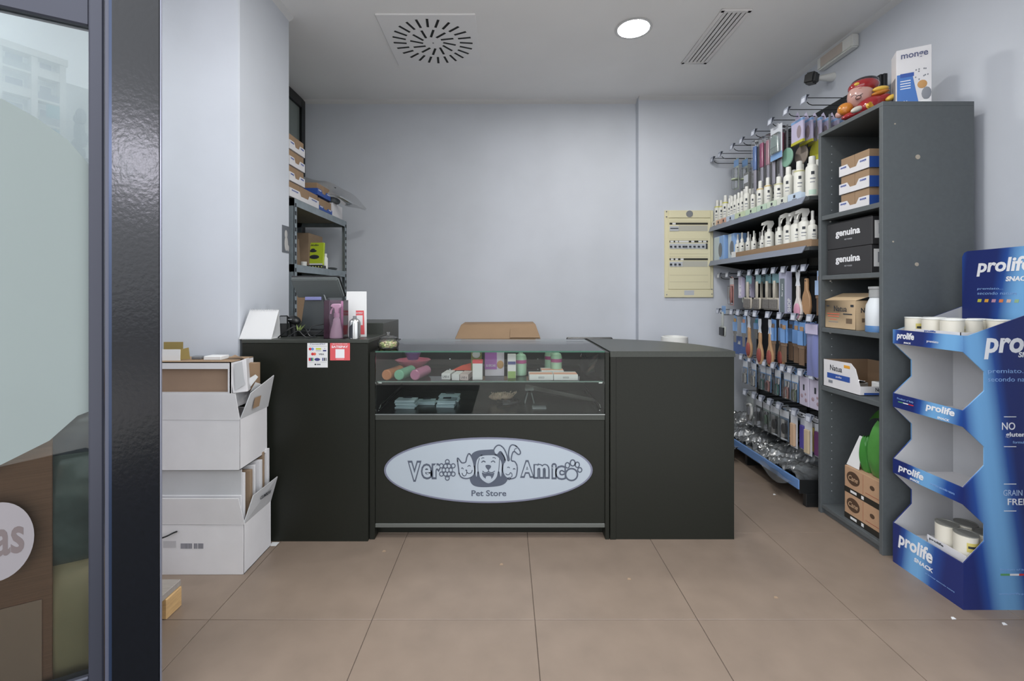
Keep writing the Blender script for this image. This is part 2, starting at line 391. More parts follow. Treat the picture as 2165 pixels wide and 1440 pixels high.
# ---------------------------------------------------------------- ceiling fittings
vt = thing('ceiling_diffuser', 'square white ceiling air diffuser with two rings of black slots', 'air vent', (-.481, 2.965, CEIL-.012))
MB().box(-.781, -.183, 2.667, 3.263, CEIL-.012, CEIL).build('plate', mat('vent_plate', '#eeeeef', .5), vt, bev=.003)
def slot(): return MB().box(-.0075, .0075, -.042, .042, -.0012, .004)
for n, r0, k0 in ((12, .107, .1), (24, .218, .0)):
    for i in range(n):
        a = 2*PI*i/n + k0
        part('slot', 'vslot', slot, mat('slot_black', '#1d2020', .8), vt, (r0*math.cos(a), r0*math.sin(a), 0), (0, 0, a-PI/2+(.25 if n == 12 else .1)))
MB().cyl((-.481, 2.965, CEIL-.0145), (-.481, 2.965, CEIL-.011), .005, seg=10).build('screw', M_greypl, vt)
sv = thing('linear_diffuser', 'narrow white slotted ceiling vent near the product wall', 'air vent', (1.352, 2.94, CEIL-.01))
fr = MB().box(1.262, 1.442, 2.630, 2.652, CEIL-.01, CEIL).box(1.262, 1.442, 3.222, 3.244, CEIL-.01, CEIL).box(1.262, 1.284, 2.63, 3.244, CEIL-.01, CEIL).box(1.42, 1.442, 2.63, 3.244, CEIL-.01, CEIL)
fr.build('frame', mat('vent_white', '#e8e6e6', .5), sv, bev=.002)
MB().box(1.284, 1.42, 2.652, 3.222, CEIL-.002, CEIL-.0005).build('backing', mat('slot_black', '#1d2020', .8), sv)
for i in range(5):
    x = 1.2865+i*.027
    MB().box(x, x+.019, 2.652, 3.222, CEIL-.008, CEIL-.004).build('slat', mat('vent_white', '#e8e6e6', .5), sv)
def lampmesh():
    n = 32; m = MB(); R = ((.097, 0), (.112, -.002), (.115, -.006), (.097, -.006))
    m.lathe([(r, z) for r, z in R] + [R[0]], seg=n); return m
lampm = bpy.data.materials.new('led_diffuser'); lampm.use_nodes = True
e_ = lampm.node_tree.nodes['Principled BSDF']; e_.inputs['Emission Color'].default_value = (1, .985, .95, 1); e_.inputs['Emission Strength'].default_value = LAMP_W/ (PI*PI*.097**2) 
for i, (x, y) in enumerate(LAMP_SPOTS):
    lab = 'round recessed LED downlight shining in the ceiling' if i == 0 else ['', 'added unseen LED downlight above the entrance by the blue stand', 'added unseen LED downlight above the entrance mid ceiling', 'added unseen LED downlight behind the glass door leaf'][i]
    l = thing('downlight', lab, 'light', (x, y, CEIL), group='ceiling downlights')
    part('trim_ring', 'lring', lampmesh, M_white, l)
    part('diffuser', 'ldisc', lambda: MB().cyl((0, 0, -.003), (0, 0, -.001), .097, seg=32), lampm, l)
# ---------------------------------------------------------------- counter: tall left block
CF = 2.18
tl = thing('tall_counter', 'tall black counter block under the cash desk with payment stickers', 'counter', (-.975, 2.34, 0))
MB().box(-1.281, -.670, CF, CF+.02, .0, .962).build('front_panel', M_lam, tl, bev=.0015)
MB().box(-1.281, -1.261, CF+.02, 2.50, 0, .962).build('side_panel', M_lam, tl, bev=.0015)
MB().box(-.690, -.670, CF+.02, 2.50, 0, .962).build('side_panel', M_lam, tl, bev=.0015)
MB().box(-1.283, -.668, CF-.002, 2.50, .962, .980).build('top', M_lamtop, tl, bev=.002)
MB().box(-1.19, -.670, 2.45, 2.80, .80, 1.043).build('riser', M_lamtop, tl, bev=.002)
# payment stickers on its front
s1 = MB().box(px(650,722,CF).x, px(693,722,CF).x, CF-.0012, CF, px(0,777,CF).z, px(0,722,CF).z).build('card_sticker', M_paper, tl)
def dot(par, x, y, r, m, Y=CF, d=.0014, nm='print_mark', rx=None):
    c = px(x, y, Y); rx = rx or r
    pts = [(c.x+rx*Y/F*math.cos(2*PI*i/20), c.z+r*Y/F*math.sin(2*PI*i/20)) for i in range(20)]
    return MB().prism(pts, (0, Y-d, 0), (1, 0, 0), (0, 0, 1), .0002).build(nm, m, par)
def patch(par, x0, y0, x1, y1, m, Y=CF, d=.0014, nm='print_mark'):
    a, b_ = px(x0, y1, Y), px(x1, y0, Y)
    return MB().box(a.x, b_.x, Y-d, Y-d+.0003, a.z, b_.z).build(nm, m, par)
I_red = mat('ink_red', '#c8343c', .5); I_blue = mat('ink_blue', '#5b8fd0', .5); I_org = mat('ink_orange', '#d9694f', .5); I_navy = mat('ink_navy', '#3c3f78', .5)
I_yel = mat('ink_yellow', '#c3c63c', .5); I_green = mat('ink_green', '#5c9a62', .5)
text('ConnectPAY', s1, px(672, 727.5, CF-.0013), 'Y-', .075, .008, I_navy)
dot(s1, 656, 738, 3, I_red); dot(s1, 661, 738, 3, I_blue, d=.0013); patch(s1, 668, 736, 679, 739.5, I_yel); patch(s1, 668, 741, 679, 742, M_inkgrey)
text('V', s1, px(686.5, 737, CF-.0013), 'Y-', .006, .006, I_navy); patch(s1, 683, 740, 690, 743, I_navy)
dot(s1, 661, 748.5, 3, I_red); dot(s1, 665.5, 748.5, 3, I_org, d=.0013)
text('VISA', s1, px(679.5, 749, CF-.0013), 'Y-', .026, .0085, M_ink, bold=.02)
patch(s1, 653, 756.5, 657, 763, I_red); patch(s1, 657, 756.5, 660, 763, I_navy); patch(s1, 660, 756.5, 663, 763, I_green)
dot(s1, 671, 760, 3.2, I_navy, rx=6); patch(s1, 681.5, 756.5, 684, 763, I_navy); patch(s1, 685, 756.5, 687.5, 763, M_ink); patch(s1, 688.5, 756.5, 691, 763, M_inkgrey)
patch(s1, 653, 732, 691, 732.4, M_inkgrey); patch(s1, 653, 765.5, 691, 765.9, M_inkgrey); dot(s1, 667, 770.5, 1.8, M_ink); patch(s1, 670, 769, 678, 772, M_inkgrey)
s2 = MB().box(px(698,720,CF).x, px(740,720,CF).x, CF-.0012, CF, px(0,762,CF).z, px(0,720,CF).z).build('red_sticker', mat('sticker_red', '#d35a5e', .5), tl)
text('SATISPAY', s2, px(718.5, 733.3, CF-.0013), 'Y-', .080, .0115, M_inkwhite, bold=.03)
text('QUI SI PAGA CON', s2, px(718.5, 727.4, CF-.0013), 'Y-', .072, .005, M_inkwhite, bold=.01)
patch(s2, 713, 722.6, 724, 723.6, M_inkwhite); patch(s2, 709.5, 738.2, 728.5, 757, M_inkwhite); patch(s2, 711, 758.6, 727.5, 760, mat('ink_pink', '#e2a0a2', .5))

# ---------------------------------------------------------------- counter: display case in the middle
dc = thing('display_counter', 'black display counter with glass case and oval shop sign', 'counter', (-.07, 2.5, 0))
DF = 2.205; X0, X1 = -.668, .505; Z0 = .612; ZT = .922
MB().box(X0, X0+.026, DF-.008, 2.80, 0, ZT-.006).build('side_panel', M_lam, dc, bev=.0015)
MB().box(X1-.02, X1, DF-.008, 2.80, 0, ZT-.006).build('side_panel', M_lam, dc, bev=.0015)
MB().box(X0+.026, X1-.02, DF, DF+.02, .075, Z0-.030).build('front_panel', M_lam, dc, bev=.0015)
MB().box(X0+.026, X1-.02, DF-.002, DF+.018, .055, .075).build('plinth_edge', M_edge, dc, bev=.0015)
MB().box(X0+.026, X1-.02, DF+.06, DF+.075, 0, .055).build('plinth', M_lam, dc)
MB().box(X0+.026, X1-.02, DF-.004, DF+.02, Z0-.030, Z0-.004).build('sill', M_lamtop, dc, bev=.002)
MB().box(X0+.026, X1-.02, DF-.005, DF+.004, Z0-.004, Z0).build('glass_channel', mat('aluminium', '#a9aeae', .3, metal=.9), dc)
MB().box(X0+.026, X1-.02, DF+.006, 2.77, Z0-.02, Z0-.004).build('deck', mat('black_deck', '#2b2d2b', .25, noise=.1, scale=90), dc)
bp = MB().box(X0+.026, X1-.02, 2.765, 2.785, .05, .845).build('back_panel', M_lam, dc)
for k in range(7):
    x = -.48+.135*k
    part('screw', 'bscrew', lambda: MB().cyl((0, -.003, 0), (0, .001, 0), .004, seg=8), M_chrome, bp, tuple(Vector((x, 2.764, .802))-wloc(bp)))
gt = MB().box(X0+.028, X1-.022, DF-.004, 2.80, ZT-.007, ZT).build('glass_top', glassmat('top_glass', '#f4f8f6', .02, 1.75), dc)
MB().box(X0+.028, X1-.022, DF-.0065, DF-.004, ZT-.007, ZT).build('edge', M_glassg, gt)
gf = MB().box(X0+.028, X1-.022, DF-.002, DF+.003, Z0, ZT-.008).build('glass_front', M_glass, dc)
gs = MB().box(X0+.03, X1-.024, DF+.02, 2.755, .764, .770).build('glass_shelf', M_glass, dc)
MB().box(X0+.03, X1-.024, DF+.0175, DF+.02, .764, .770).build('edge', mat('glass_edge_dim', '#57756a', .1, spec=.8), gs)
MB().box(X0+.03, X1-.024, 2.755, 2.757, .764, .770).build('edge', mat('glass_edge_pale', '#7b8f88', .1), gs)
for sx in (X0+.040, X1-.034):
    MB().tube([(sx, 2.235, .632), (sx, 2.25, .646), (sx, 2.72, .650)], .0042).build('rail', M_chrome, dc)
    MB().tube([(sx-.006, 2.235, .622), (sx-.006, 2.72, .640)], .003).build('rail', M_chrome, dc)
    for y in (2.24, 2.72): MB().box(sx-.012, sx+.012, y-.008, y+.008, .755, .764).build('shelf_bracket', M_chrome, dc, bev=.002)
# oval sign: coordinates of the printed drawing in units of 1/4.606 pixel, at the front panel
SGY = DF-.0035; U_ = 2.2/F/4.606
def sp(u, v): return (px(800, 0, SGY).x + u*U_, px(0, 910, SGY).z - v*U_)
SO = (0, SGY, 0)
M_sgn = mat('sign_pale', '#a3adb6', .4); M_sgd = mat('sign_slate', '#4a5260', .45)
def ovalpts(cx, cy, rx, ry, n=48): return [(cx+rx*math.cos(2*PI*i/n), cy+ry*math.sin(2*PI*i/n)) for i in range(n)]
def flat(name, pts, m, par, layer, curve=False, d=.0003):
    P = spline(pts, True, 5) if curve else pts
    return MB().prism([sp(*q) for q in P], (0, SGY-.0006*layer, 0), (1,0,0), (0,0,1), d).build(name, m, par)
sg = MB().prism([sp(*q) for q in ovalpts(1072, 389, 1017, 320, 72)], (0, DF-.0001, 0), (1,0,0), (0,0,1), .0030).build('shop_sign', mat('sign_rim', '#6f7284', .4), dc)
sg['label'] = 'pale oval shop sign with pet heads and lettering'
flat('sign_face', ovalpts(1072, 389, 998, 303, 72), M_sgn, sg, 0, d=.0004)
def strokes(lst, par, layer, m, name='drawing'):
    b = MB()
    for pts, wd, cl, sm in lst:
        P = spline(pts, cl, 5) if sm else pts
        for q in ribbon(P, wd, cl): b.prism([sp(*p) for p in q], (0, SGY-.0006*layer, 0), (1,0,0), (0,0,1), .0003)
    return b.build(name, m, par)
flat('emblem_disc', [(905,240),(960,200),(1060,188),(1150,190),(1220,240),(1250,330),(1262,420),(1255,490),(1200,535),(1075,552),(960,548),(905,515),(885,440),(888,330)], M_sgd, sg, 1, True)
rab = [(1215,330),(1235,295),(1222,250),(1190,205),(1160,235),(1135,225),(1125,190),(1150,152),(1185,145),(1225,180),(1255,250),(1262,292),(1275,285),(1268,230),(1280,165),(1305,140),(1345,155),(1378,195),(1382,225),(1360,232),(1325,205),(1305,225),(1295,290),(1330,305),(1352,350),(1350,410),(1335,455),(1290,470),(1240,455),(1212,400)]
cat = [(772,268),(800,300),(815,315),(850,308),(862,262),(882,226),(905,250),(925,300),(935,350),(940,400),(925,440),(890,462),(850,468),(810,455),(788,420),(782,370),(775,320)]
dog = [(945,330),(955,285),(985,250),(1030,238),(1085,235),(1140,238),(1180,265),(1205,310),(1208,370),(1202,445),(1185,450),(1172,400),(1160,450),(1130,490),(1075,520),(1020,495),(985,455),(972,400),(965,450),(948,450),(940,400)]
for p in (rab, cat, dog):
    flat('pet_head', p, M_sgn, sg, 2, True)
st = [(rab, 12, True, True), (cat, 12, True, True), (dog, 12, True, True)]
st += [([(985,270),(970,330),(972,400)], 7, False, True), ([(1180,275),(1178,330),(1172,400)], 7, False, True),
       ([(1005,275),(1015,266),(1032,268)], 8, False, True), ([(1112,266),(1130,264),(1145,275)], 8, False, True),
       ([(1005,312),(1022,298),(1045,308)], 10, False, True), ([(1097,308),(1120,297),(1138,312)], 10, False, True),
       ([(1072,375),(1072,400),(1040,410),(1015,395)], 8, False, True), ([(1072,400),(1105,410),(1135,395)], 8, False, True),
       ([(808,372),(818,364),(830,376)], 8, False, True), ([(870,352),(885,340),(898,350)], 8, False, True),
       ([(858,392),(862,408),(850,438),(828,440),(815,415)], 8, False, True), ([(862,408),(880,418),(905,412),(915,385)], 8, False, True),
       ([(1255,362),(1268,356),(1280,366)], 8, False, True), ([(1312,380),(1322,370),(1334,380)], 8, False, True),
       ([(1285,410),(1278,425),(1258,432),(1240,420)], 8, False, True), ([(1285,410),(1300,420),(1302,445),(1290,455)], 8, False, True),
       ([(1195,215),(1225,255),(1235,290)], 7, False, True), ([(1325,205),(1330,180),(1350,175)], 7, False, True), ([(1275,455),(1290,465),(1275,480),(1262,468),(1275,455)], 6, False, True)]
strokes(st, sg, 3, M_sgd)
flat('nose', [(1045,340),(1072,334),(1098,345),(1090,368),(1072,382),(1052,365)], M_sgd, sg, 4, True)
flat('nose', [(848,385),(858,380),(866,388),(858,397)], M_sgd, sg, 4, True)
flat('mouth', [(1010,410),(1040,418),(1072,410),(1105,418),(1130,412),(1118,450),(1100,470),(1072,475),(1045,468),(1020,445)], M_sgd, sg, 4, True)
flat('tongue', [(1048,450),(1072,442),(1098,450),(1095,485),(1072,502),(1052,485)], M_sgn, sg, 5, True)
def stext(t, u, v, w, h, layer, m, bold=0): 
    c = sp(u, v); return text(t, sg, (c[0], SGY-.0006*layer, c[1]), 'Y-', w*U_, h*U_, m, bold=bold)
for t, u, v, w, h in (('V', 352, 398, 120, 180), ('e', 470, 400, 95, 130), ('r', 567, 398, 80, 130)):
    stext(t, u, v, w+16, h+26, 1, M_sgd, .09); stext(t, u, v, w-16, h-14, 2, M_sgn, .018)
for t, u, v, w, h in (('A', 1450, 376, 125, 150), ('m', 1590, 395, 145, 130), ('i', 1712, 397, 40, 135), ('c', 1775, 412, 95, 120)):
    stext(t, u, v, w+14, h+24, 1, M_sgd, .09); stext(t, u, v, w-16, h-14, 2, M_sgn, .018)
stext('Pet Store', 1077, 612, 340, 58, 1, M_sgd, .02)
for i in range(6):                                     # the turtle that stands for the o
    a = PI/2+2*PI*i/6; flat('turtle_limb', ovalpts(672+66*math.cos(a), 385-80*math.sin(a), 24, 26, 16), M_sgd, sg, 1)
    flat('turtle_limb', ovalpts(672+66*math.cos(a), 385-80*math.sin(a), 14, 15, 16), M_sgn, sg, 2)
flat('turtle_shell', ovalpts(672, 385, 54, 72, 24), M_sgd, sg, 3)
for i in range(6):
    a = 2*PI*i/6; flat('shell_plate', ovalpts(672+34*math.cos(a), 385-44*math.sin(a), 13, 15, 10), M_sgn, sg, 4)
flat('shell_plate', ovalpts(672, 385, 14, 18, 6), M_sgn, sg, 4)
for (u, v, r1, r2) in ((1882, 430, 66, 66), (1842, 340, 27, 32), (1893, 317, 30, 36), (1938, 335, 26, 32), (1962, 385, 26, 28)):
    flat('paw_pad', ovalpts(u, v, r1, r2, 24), M_sgd, sg, 1)
for (u, v, r1, r2) in ((1882, 430, 50, 50), (1842, 340, 15, 20), (1893, 317, 17, 23), (1938, 335, 14, 20), (1962, 385, 14, 16)):
    flat('paw_pad', ovalpts(u, v, r1, r2, 24), M_sgn, sg, 2)

# ---------------------------------------------------------------- counter: right end with rounded back
rc = thing('end_counter', 'black end counter with a rounded back edge and plain front', 'counter', (.8, 2.4, 0))
RX0, RX1, RF, RB = .509, 1.12, 2.195, 2.82
def quarter(x0, x1, y0, y1, n=24):
    return [(x0, y0), (x1, y0)] + [(x0+(x1-x0)*math.cos(PI/2*i/n), y0+.04+(y1-y0-.04)*math.sin(PI/2*i/n)) for i in range(n+1)]
MB().prism(quarter(RX0+.006, RX1-.004, RF+.004, RB-.006), (0, 0, 0), (1,0,0), (0,1,0), .893).build('body', M_lam, rc)
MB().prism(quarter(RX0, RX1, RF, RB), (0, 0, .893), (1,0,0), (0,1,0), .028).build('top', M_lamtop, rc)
MB().box(RX0, RX0+.028, RF, RF+.01, 0, .893).build('edge_strip', M_lam, rc, bev=.001)

# ---------------------------------------------------------------- goods in the display case
SH = .7702; DK = Z0-.004
for x, y, m, lab in ((817, 2.24, mat('tube_orange', '#d38a5e', .25), 'translucent orange bag dispenser tube lying in the glass case'),
                     (843, 2.24, mat('tube_green', '#86c0a0', .25), 'translucent mint green tube lying between orange and pink tubes'),
                     (877, 2.24, mat('tube_pink', '#c07a9a', .25), 'translucent dusty pink tube lying in the glass case')):
    c = px(x, 0, y).x; t = thing('bag_tube', lab, 'tube', (c, y, SH), rz=-.22, group='bag tubes in the glass case')
    MB().cyl((0, 0, .0265), (0, .15, .0265), .0262, seg=20).build('tube', m, t, world=False, bev=.003)
    MB().cyl((0, -.003, .0265), (0, 0, .0265), .0235, seg=20).build('cap', m, t, world=False, bev=.001)
M_pink = mat('pink_rubber', '#e2728f', .4)
bw = thing('travel_bowl', 'bright pink collapsible pet bowl standing in the glass case', 'bowl', (px(873,0,2.5).x, 2.50, SH), rz=.1)
MB().lathe([(.055,.03),(.062,.034),(.098,.062),(.1,.066),(.094,.066),(.058,.04),(.0,.038)], seg=10).build('bowl', M_pink, bw, world=False)
MB().lathe([(.06,0),(.07,.006),(.055,.03),(.0,.03)], seg=24).build('foot', M_pink, bw, world=False)
MB().lathe([(.028,.066),(.03,.07),(.045,.105),(.02,.1),(.026,.1)], seg=12).build('funnel', mat('violet_plastic', '#8a76b8', .35), bw, world=False)
def carton(name, label, cat, x0, x1, y, dpt, z0, z1, m, rz=0, group=None, top=None, txt=None, tm=None, th=.35, tw=.7):
    t = thing(name, label, cat, ((x0+x1)/2, y, z0), rz=rz, group=group); w = x1-x0; h = z1-z0
    MB().box(-w/2, w/2, 0, dpt, 0, h).build('carton', m, t, world=False, bev=.0012)
    if top: MB().box(-w/2-.0004, w/2+.0004, -.0004, dpt+.0004, h*.86, h+.0004).build('top_band', top, t, world=False)
    if txt: text(txt, t, (0, -.0012, h*.5), 'Y-', w*tw, h*th, tm or M_ink, world=False)
    return t
M_box = mat('medicine_white', '#d5d2d0', .5); M_boxp = mat('medicine_pinkish', '#c5b2ad', .5)
def pb(x0, x1, y0, y1, Y): a, b_ = px(x0, y1, Y), px(x1, y0, Y); return a.x, b_.x, a.z, b_.z
x0, x1, _, _ = pb(933, 952, 0, 1, 2.26)
carton('medicine_box', 'small white medicine box furthest toward the pink bowl', 'box', x0, x1, 2.26, .11, SH, SH+.030, M_box, -.12, 'small boxes in the glass case', None, 'LAB 6')
x0, x1, _, _ = pb(955, 971, 0, 1, 2.24)
carton('medicine_box', 'small white medicine box between two like boxes', 'box', x0, x1, 2.24, .10, SH, SH+.030, M_box, -.12, 'small boxes in the glass case')
x0, x1, _, _ = pb(972, 990, 0, 1, 2.24)
carton('medicine_box', 'small pinkish medicine box beside the tall white box', 'box', x0, x1, 2.24, .11, SH, SH+.030, M_boxp, -.12, 'small boxes in the glass case', None, 'LAB 6')
x0, x1, _, _ = pb(999, 1020, 0, 1, 2.25)
carton('tall_box', 'tall white box with red top in the glass case', 'box', x0, x1, 2.25, .045, SH, SH+.096, M_box, 0, None, mat('ink_red', '#c8343c', .5))
x0, x1, _, _ = pb(996, 1018, 0, 1, 2.42)
ol = carton('olive_box', 'olive box with a puppy picture behind the white box', 'box', x0, x1, 2.42, .05, SH, SH+.135, mat('olive_card', '#7c7c3c', .5))
MB().ell((0, -.001, .105), (.022, .002, .02), 12, 6).build('picture', M_box, ol, world=False)
x0, x1, _, _ = pb(1025, 1066, 0, 1, 2.36)
vi = carton('violet_box', 'violet and white box with a pet picture in the glass case', 'box', x0, x1, 2.36, .06, SH, SH+.124, mat('pale_card', '#cfc6cf', .5))
wv = (x1-x0)
MB().box(-wv/2, wv*.12, -.0012, 0, .035, .125).build('violet_panel', mat('violet_ink', '#a05aa8', .5), vi, world=False)
MB().ell((wv*.3, -.001, .06), (.018, .003, .022), 12, 6).build('picture', mat('tan_ink', '#b98d58', .6), vi, world=False)
text('SILVERCARE', vi, (-wv*.19, -.0018, .055), 'Y-', wv*.5, .012, M_inkwhite, world=False)
x0, x1, _, _ = pb(1073, 1091, 0, 1, 2.30)
gb = carton('slim_box', 'slim green and white box beside the green bottles', 'box', x0, x1, 2.30, .04, SH, SH+.12, M_box)
MB().box(-.02, .02, -.0012, 0, .0, .035).build('print', mat('lime_ink', '#8ea860', .5), gb, world=False); MB().box(-.02, .02, -.0012, 0, .07, .085).build('print', I_navy, gb, world=False)
M_mint = mat('mint_plastic', '#a9cdb0', .3)
for x, y, lab in ((1101, 2.38, 'mint green shampoo bottle beside the slim box in the glass case'), (1163, 2.52, 'mint green bottle half hidden behind another'), (1176, 2.42, 'mint green bottle standing before its twin in the glass case')):
    t = thing('shampoo_bottle', lab, 'bottle', (px(x,0,y).x, y, SH), group='mint bottles in the glass case')
    part('body', 'mintb', lambda: MB().lathe([(.026,0),(.03,.004),(.031,.09),(.026,.108),(.012,.116),(.012,.122)], seg=20), M_mint, t)
    part('label', 'mintl', lambda: MB().grid(lambda u, v: (.0316*math.cos(-PI*.9+u*PI*.8), .0316*math.sin(-PI*.9+u*PI*.8), .066+.018*v), 12, 1), mat('magenta_ink', '#b04a86', .5), t)
    part('pump', 'mintp', lambda: MB().cyl((0,0,.122), (0,0,.132), .009, seg=12).box(-.022, .008, -.005, .005, .132, .138), M_whitepl, t)
for x0_, x1_, y, dz, lab in ((1119, 1170, 2.24, 0, 'flat white and orange box at the shelf front beside its twin'), (1171, 1222, 2.24, 0, 'flat white and orange box closest to the case side'), (1145, 1192, 2.36, 0, 'flat white box lying behind the two front boxes')):
    x0, x1, _, _ = pb(x0_, x1_, 0, 1, y)
    c = carton('flat_box', lab, 'box', x0, x1, y, .085, SH+dz, SH+.029+dz, mat('box_bright', '#dcdad6', .5), 0, 'flat boxes in the glass case', None, 'GOLD', M_ink, .3, .24)
    MB().box(-.058, .058, .004, .06, .029, .0296).build('print', mat('peach_ink', '#d8a088', .5), c, world=False)
# red leaflet behind the medicine boxes
lf = MB().sheet((px(955,0,2.42).x, 2.42, SH+.02), (px(997,0,2.42).x, 2.42, SH+.02), (px(997,0,2.42).x, 2.46, SH+.055), (px(975,0,2.42).x, 2.46, SH+.04), .001).build('red_leaflet', mat('red_orange', '#d8492f', .5))
tag(lf, 'orange red leaflet tucked behind the medicine boxes', 'leaflet')
# stacks of pale blue cards on the case deck
M_cardb = mat('pale_blue_card', '#b7c8ce', .45); k_ = 0
for xa, xb, y, n, nm in ((839, 881, 2.36, 5, 'stack nearest the orange tube'), (885, 922, 2.44, 2, 'low middle stack'), (925, 963, 2.38, 4, 'stack under the glass shelf boxes'), (930, 972, 2.50, 4, 'rear stack behind two others')):
    z = DK
    for i in range(n):
        xm = (px(xa,0,y).x+px(xb,0,y).x)/2 + random.uniform(-.003, .003); wd = px(xb,0,y).x-px(xa,0,y).x
        t = MB().box(-wd/2, wd/2, 0, .075, 0, .0075).build('soap_packet', [M_cardb, mat('pale_blue_card2', '#9fb2b8', .45)][i % 2], None, bev=.001)
        t.location = (xm, y, z); t.rotation_euler[2] = random.uniform(-.1, .1)
        tag(t, f'pale blue flat packet, {["lowest","second","third","fourth","fifth"][i]} of the {nm}', 'packet', 'flat packets in the glass case'); z += .0085
        if i == n-1: MB().box(-wd*.25, wd*.2, .02, .06, .0076, .0081).build('window_print', M_ink, t, world=False)
# wooden brush lying upside down, leash coil, tag, dark cosmetics bag, acrylic holder
br = thing('wooden_brush', 'pale wooden scrubbing brush with spread bristles in the case', 'brush', (px(1060,0,2.45).x, 2.45, DK), rz=.2)
MB().ell((0, 0, .035), (.07, .03, .022), 16, 8).build('brush_back', mat('pale_wood', '#a9947f', .6, noise=.1, scale=20), br, world=False)
bb = MB()
for i in range(26):
    x = -.06+.12*random.random(); bb.cyl((x, random.uniform(-.025, .01), .03), (x*1.3, random.uniform(-.06, -.02), .055+random.random()*.015), .0018, seg=5)
bb.build('bristles', mat('bristle_tan', '#b7a691', .7), br, world=False)
ln = MB().tube(spline([(px(1075,0,2.4).x+.045*math.cos(i*.9)+.02*math.sin(i*2.1), 2.42+.05*math.sin(i*.9), DK+.01+.004*(i % 5)) for i in range(24)], False, 4), .005, 6).build('leash', M_blackpl)
tag(ln, 'coiled black leash lying on the case deck', 'leash')
ac = MB()
for x in (1112, 1126): ac.obox(px(x, 840, 2.45), (.006, .05, .06), Matrix.Rotation(.25 if x < 1120 else -.25, 3, 'Y'))
ac.box(px(1110,0,2.45).x, px(1128,0,2.45).x, 2.43, 2.47, px(0,823,2.45).z-.004, px(0,821,2.45).z)
tag(ac.build('buckle', mat('buckle_grey', '#6c7472', .3), bev=.001), 'dark grey plastic buckle standing on the case deck', 'buckle')
tg = MB().box(px(1126,0,2.32).x, px(1155,0,2.32).x, 2.32, 2.36, DK, DK+.006).build('price_card', mat('card_dim', '#8f9694', .5))
tag(tg, 'small grey price card lying on the case deck', 'card')
pl = MB()
for i in range(5):
    pl.sheet((px(1110,0,2.6).x, 2.62-.02*i, DK+.05+.008*i), (px(1248,0,2.5).x, 2.5-.03*i, DK+.012+.006*i), (px(1248,0,2.5).x, 2.47-.03*i, DK+.004+.006*i), (px(1110,0,2.6).x, 2.58-.02*i, DK+.03+.008*i), .002)
tag(pl.build('dark_strap', mat('dark_strap', '#3c3b38', .4)), 'dark folded strap lying across the case deck', 'strap')
bgk = MB().grid(lambda u, v: (.462-.05*math.sin(PI*u)-.012*math.sin(9*u+5*v), 2.30+.30*u, .775+.12*v*(1-.25*abs(math.sin(5*u)))+.0*u), 14, 8)
tag(bgk.build('black_pouch', mat('black_glossy_film', '#1f2124', .18)), 'black glossy plastic pouch leaning on the case side', 'pouch')

# ---------------------------------------------------------------- on top of the counters
GT = ZT
j = px(821, 738, 2.285); jr = .052
cj = thing('candy_jar', 'small round glass candy jar with lid on the glass top', 'jar', (j.x, j.y, GT))
MB().lathe([(.04,.0),(.048,.004),(.0535,.02),(.054,.03),(.047,.045),(.041,.05),(.041,.054)], seg=28).build('bowl', glassmat('jar_glass_thin', '#fdfefe', .04, 1.5, haze=.10), cj, world=False)
MB().lathe([(.044,.054),(.046,.057),(.03,.064),(.008,.068),(.006,.073),(.011,.079),(.009,.084),(.0,.086)], seg=28).build('lid', glassmat('jar_glass_thin', '#fdfefe', .04, 1.5, haze=.10), cj, world=False)
MB().cyl((.04, .0, .05), (.066, -.012, .05), .0022, seg=8).build('spoon_handle', M_dark, cj, world=False)
sw = thing('candy', 'pastel yellow and green candies inside the glass jar', 'candy', (j.x, j.y, GT+.004)); sw['kind'] = 'stuff'
for nm, mm, n in (('candy_pieces', mat('candy_cream', '#d8d29a', .5), 90), ('candy_pieces', mat('candy_green', '#a9c46a', .5), 45), ('candy_pieces', mat('candy_rose', '#cf9d8c', .5), 30)):
    b = MB()
    for i in range(n):
        a = random.random()*2*PI; r = .041*math.sqrt(random.random()); b.ell((r*math.cos(a), r*math.sin(a), .006+.026*random.random()), (.006, .005, .004), 6, 4)
    b.build(nm, mm, sw, world=False)['kind'] = 'stuff'
TT = .980
cl = thing('desk_calendar', 'white tent calendar with spiral top on the tall counter', 'calendar', (px(553,0,2.24).x, 2.24, TT))
MB().sheet((-.086, -.045, 0), (.072, -.045, 0), (.086, 0, .142), (-.058, 0, .142), .003).build('front_sheet', M_paper, cl, world=False)
MB().sheet((.072, .045, 0), (-.086, .045, 0), (-.058, .002, .142), (.086, .002, .142), .003).build('back_sheet', M_paper, cl, world=False)
MB().sheet((-.086, -.045, .001), (-.086, .045, .001), (.072, .045, .001), (.072, -.045, .001), .001).build('foot', M_paper, cl, world=False)
for i in range(16): part('spiral_ring', 'sring', lambda: MB().tube([(0, .006*math.cos(a), .006*math.sin(a)) for a in [2*PI*k/10 for k in range(10)]], .0007, 5, True), M_ltgrey, cl, (-.052+.0088*i, .001, .141))
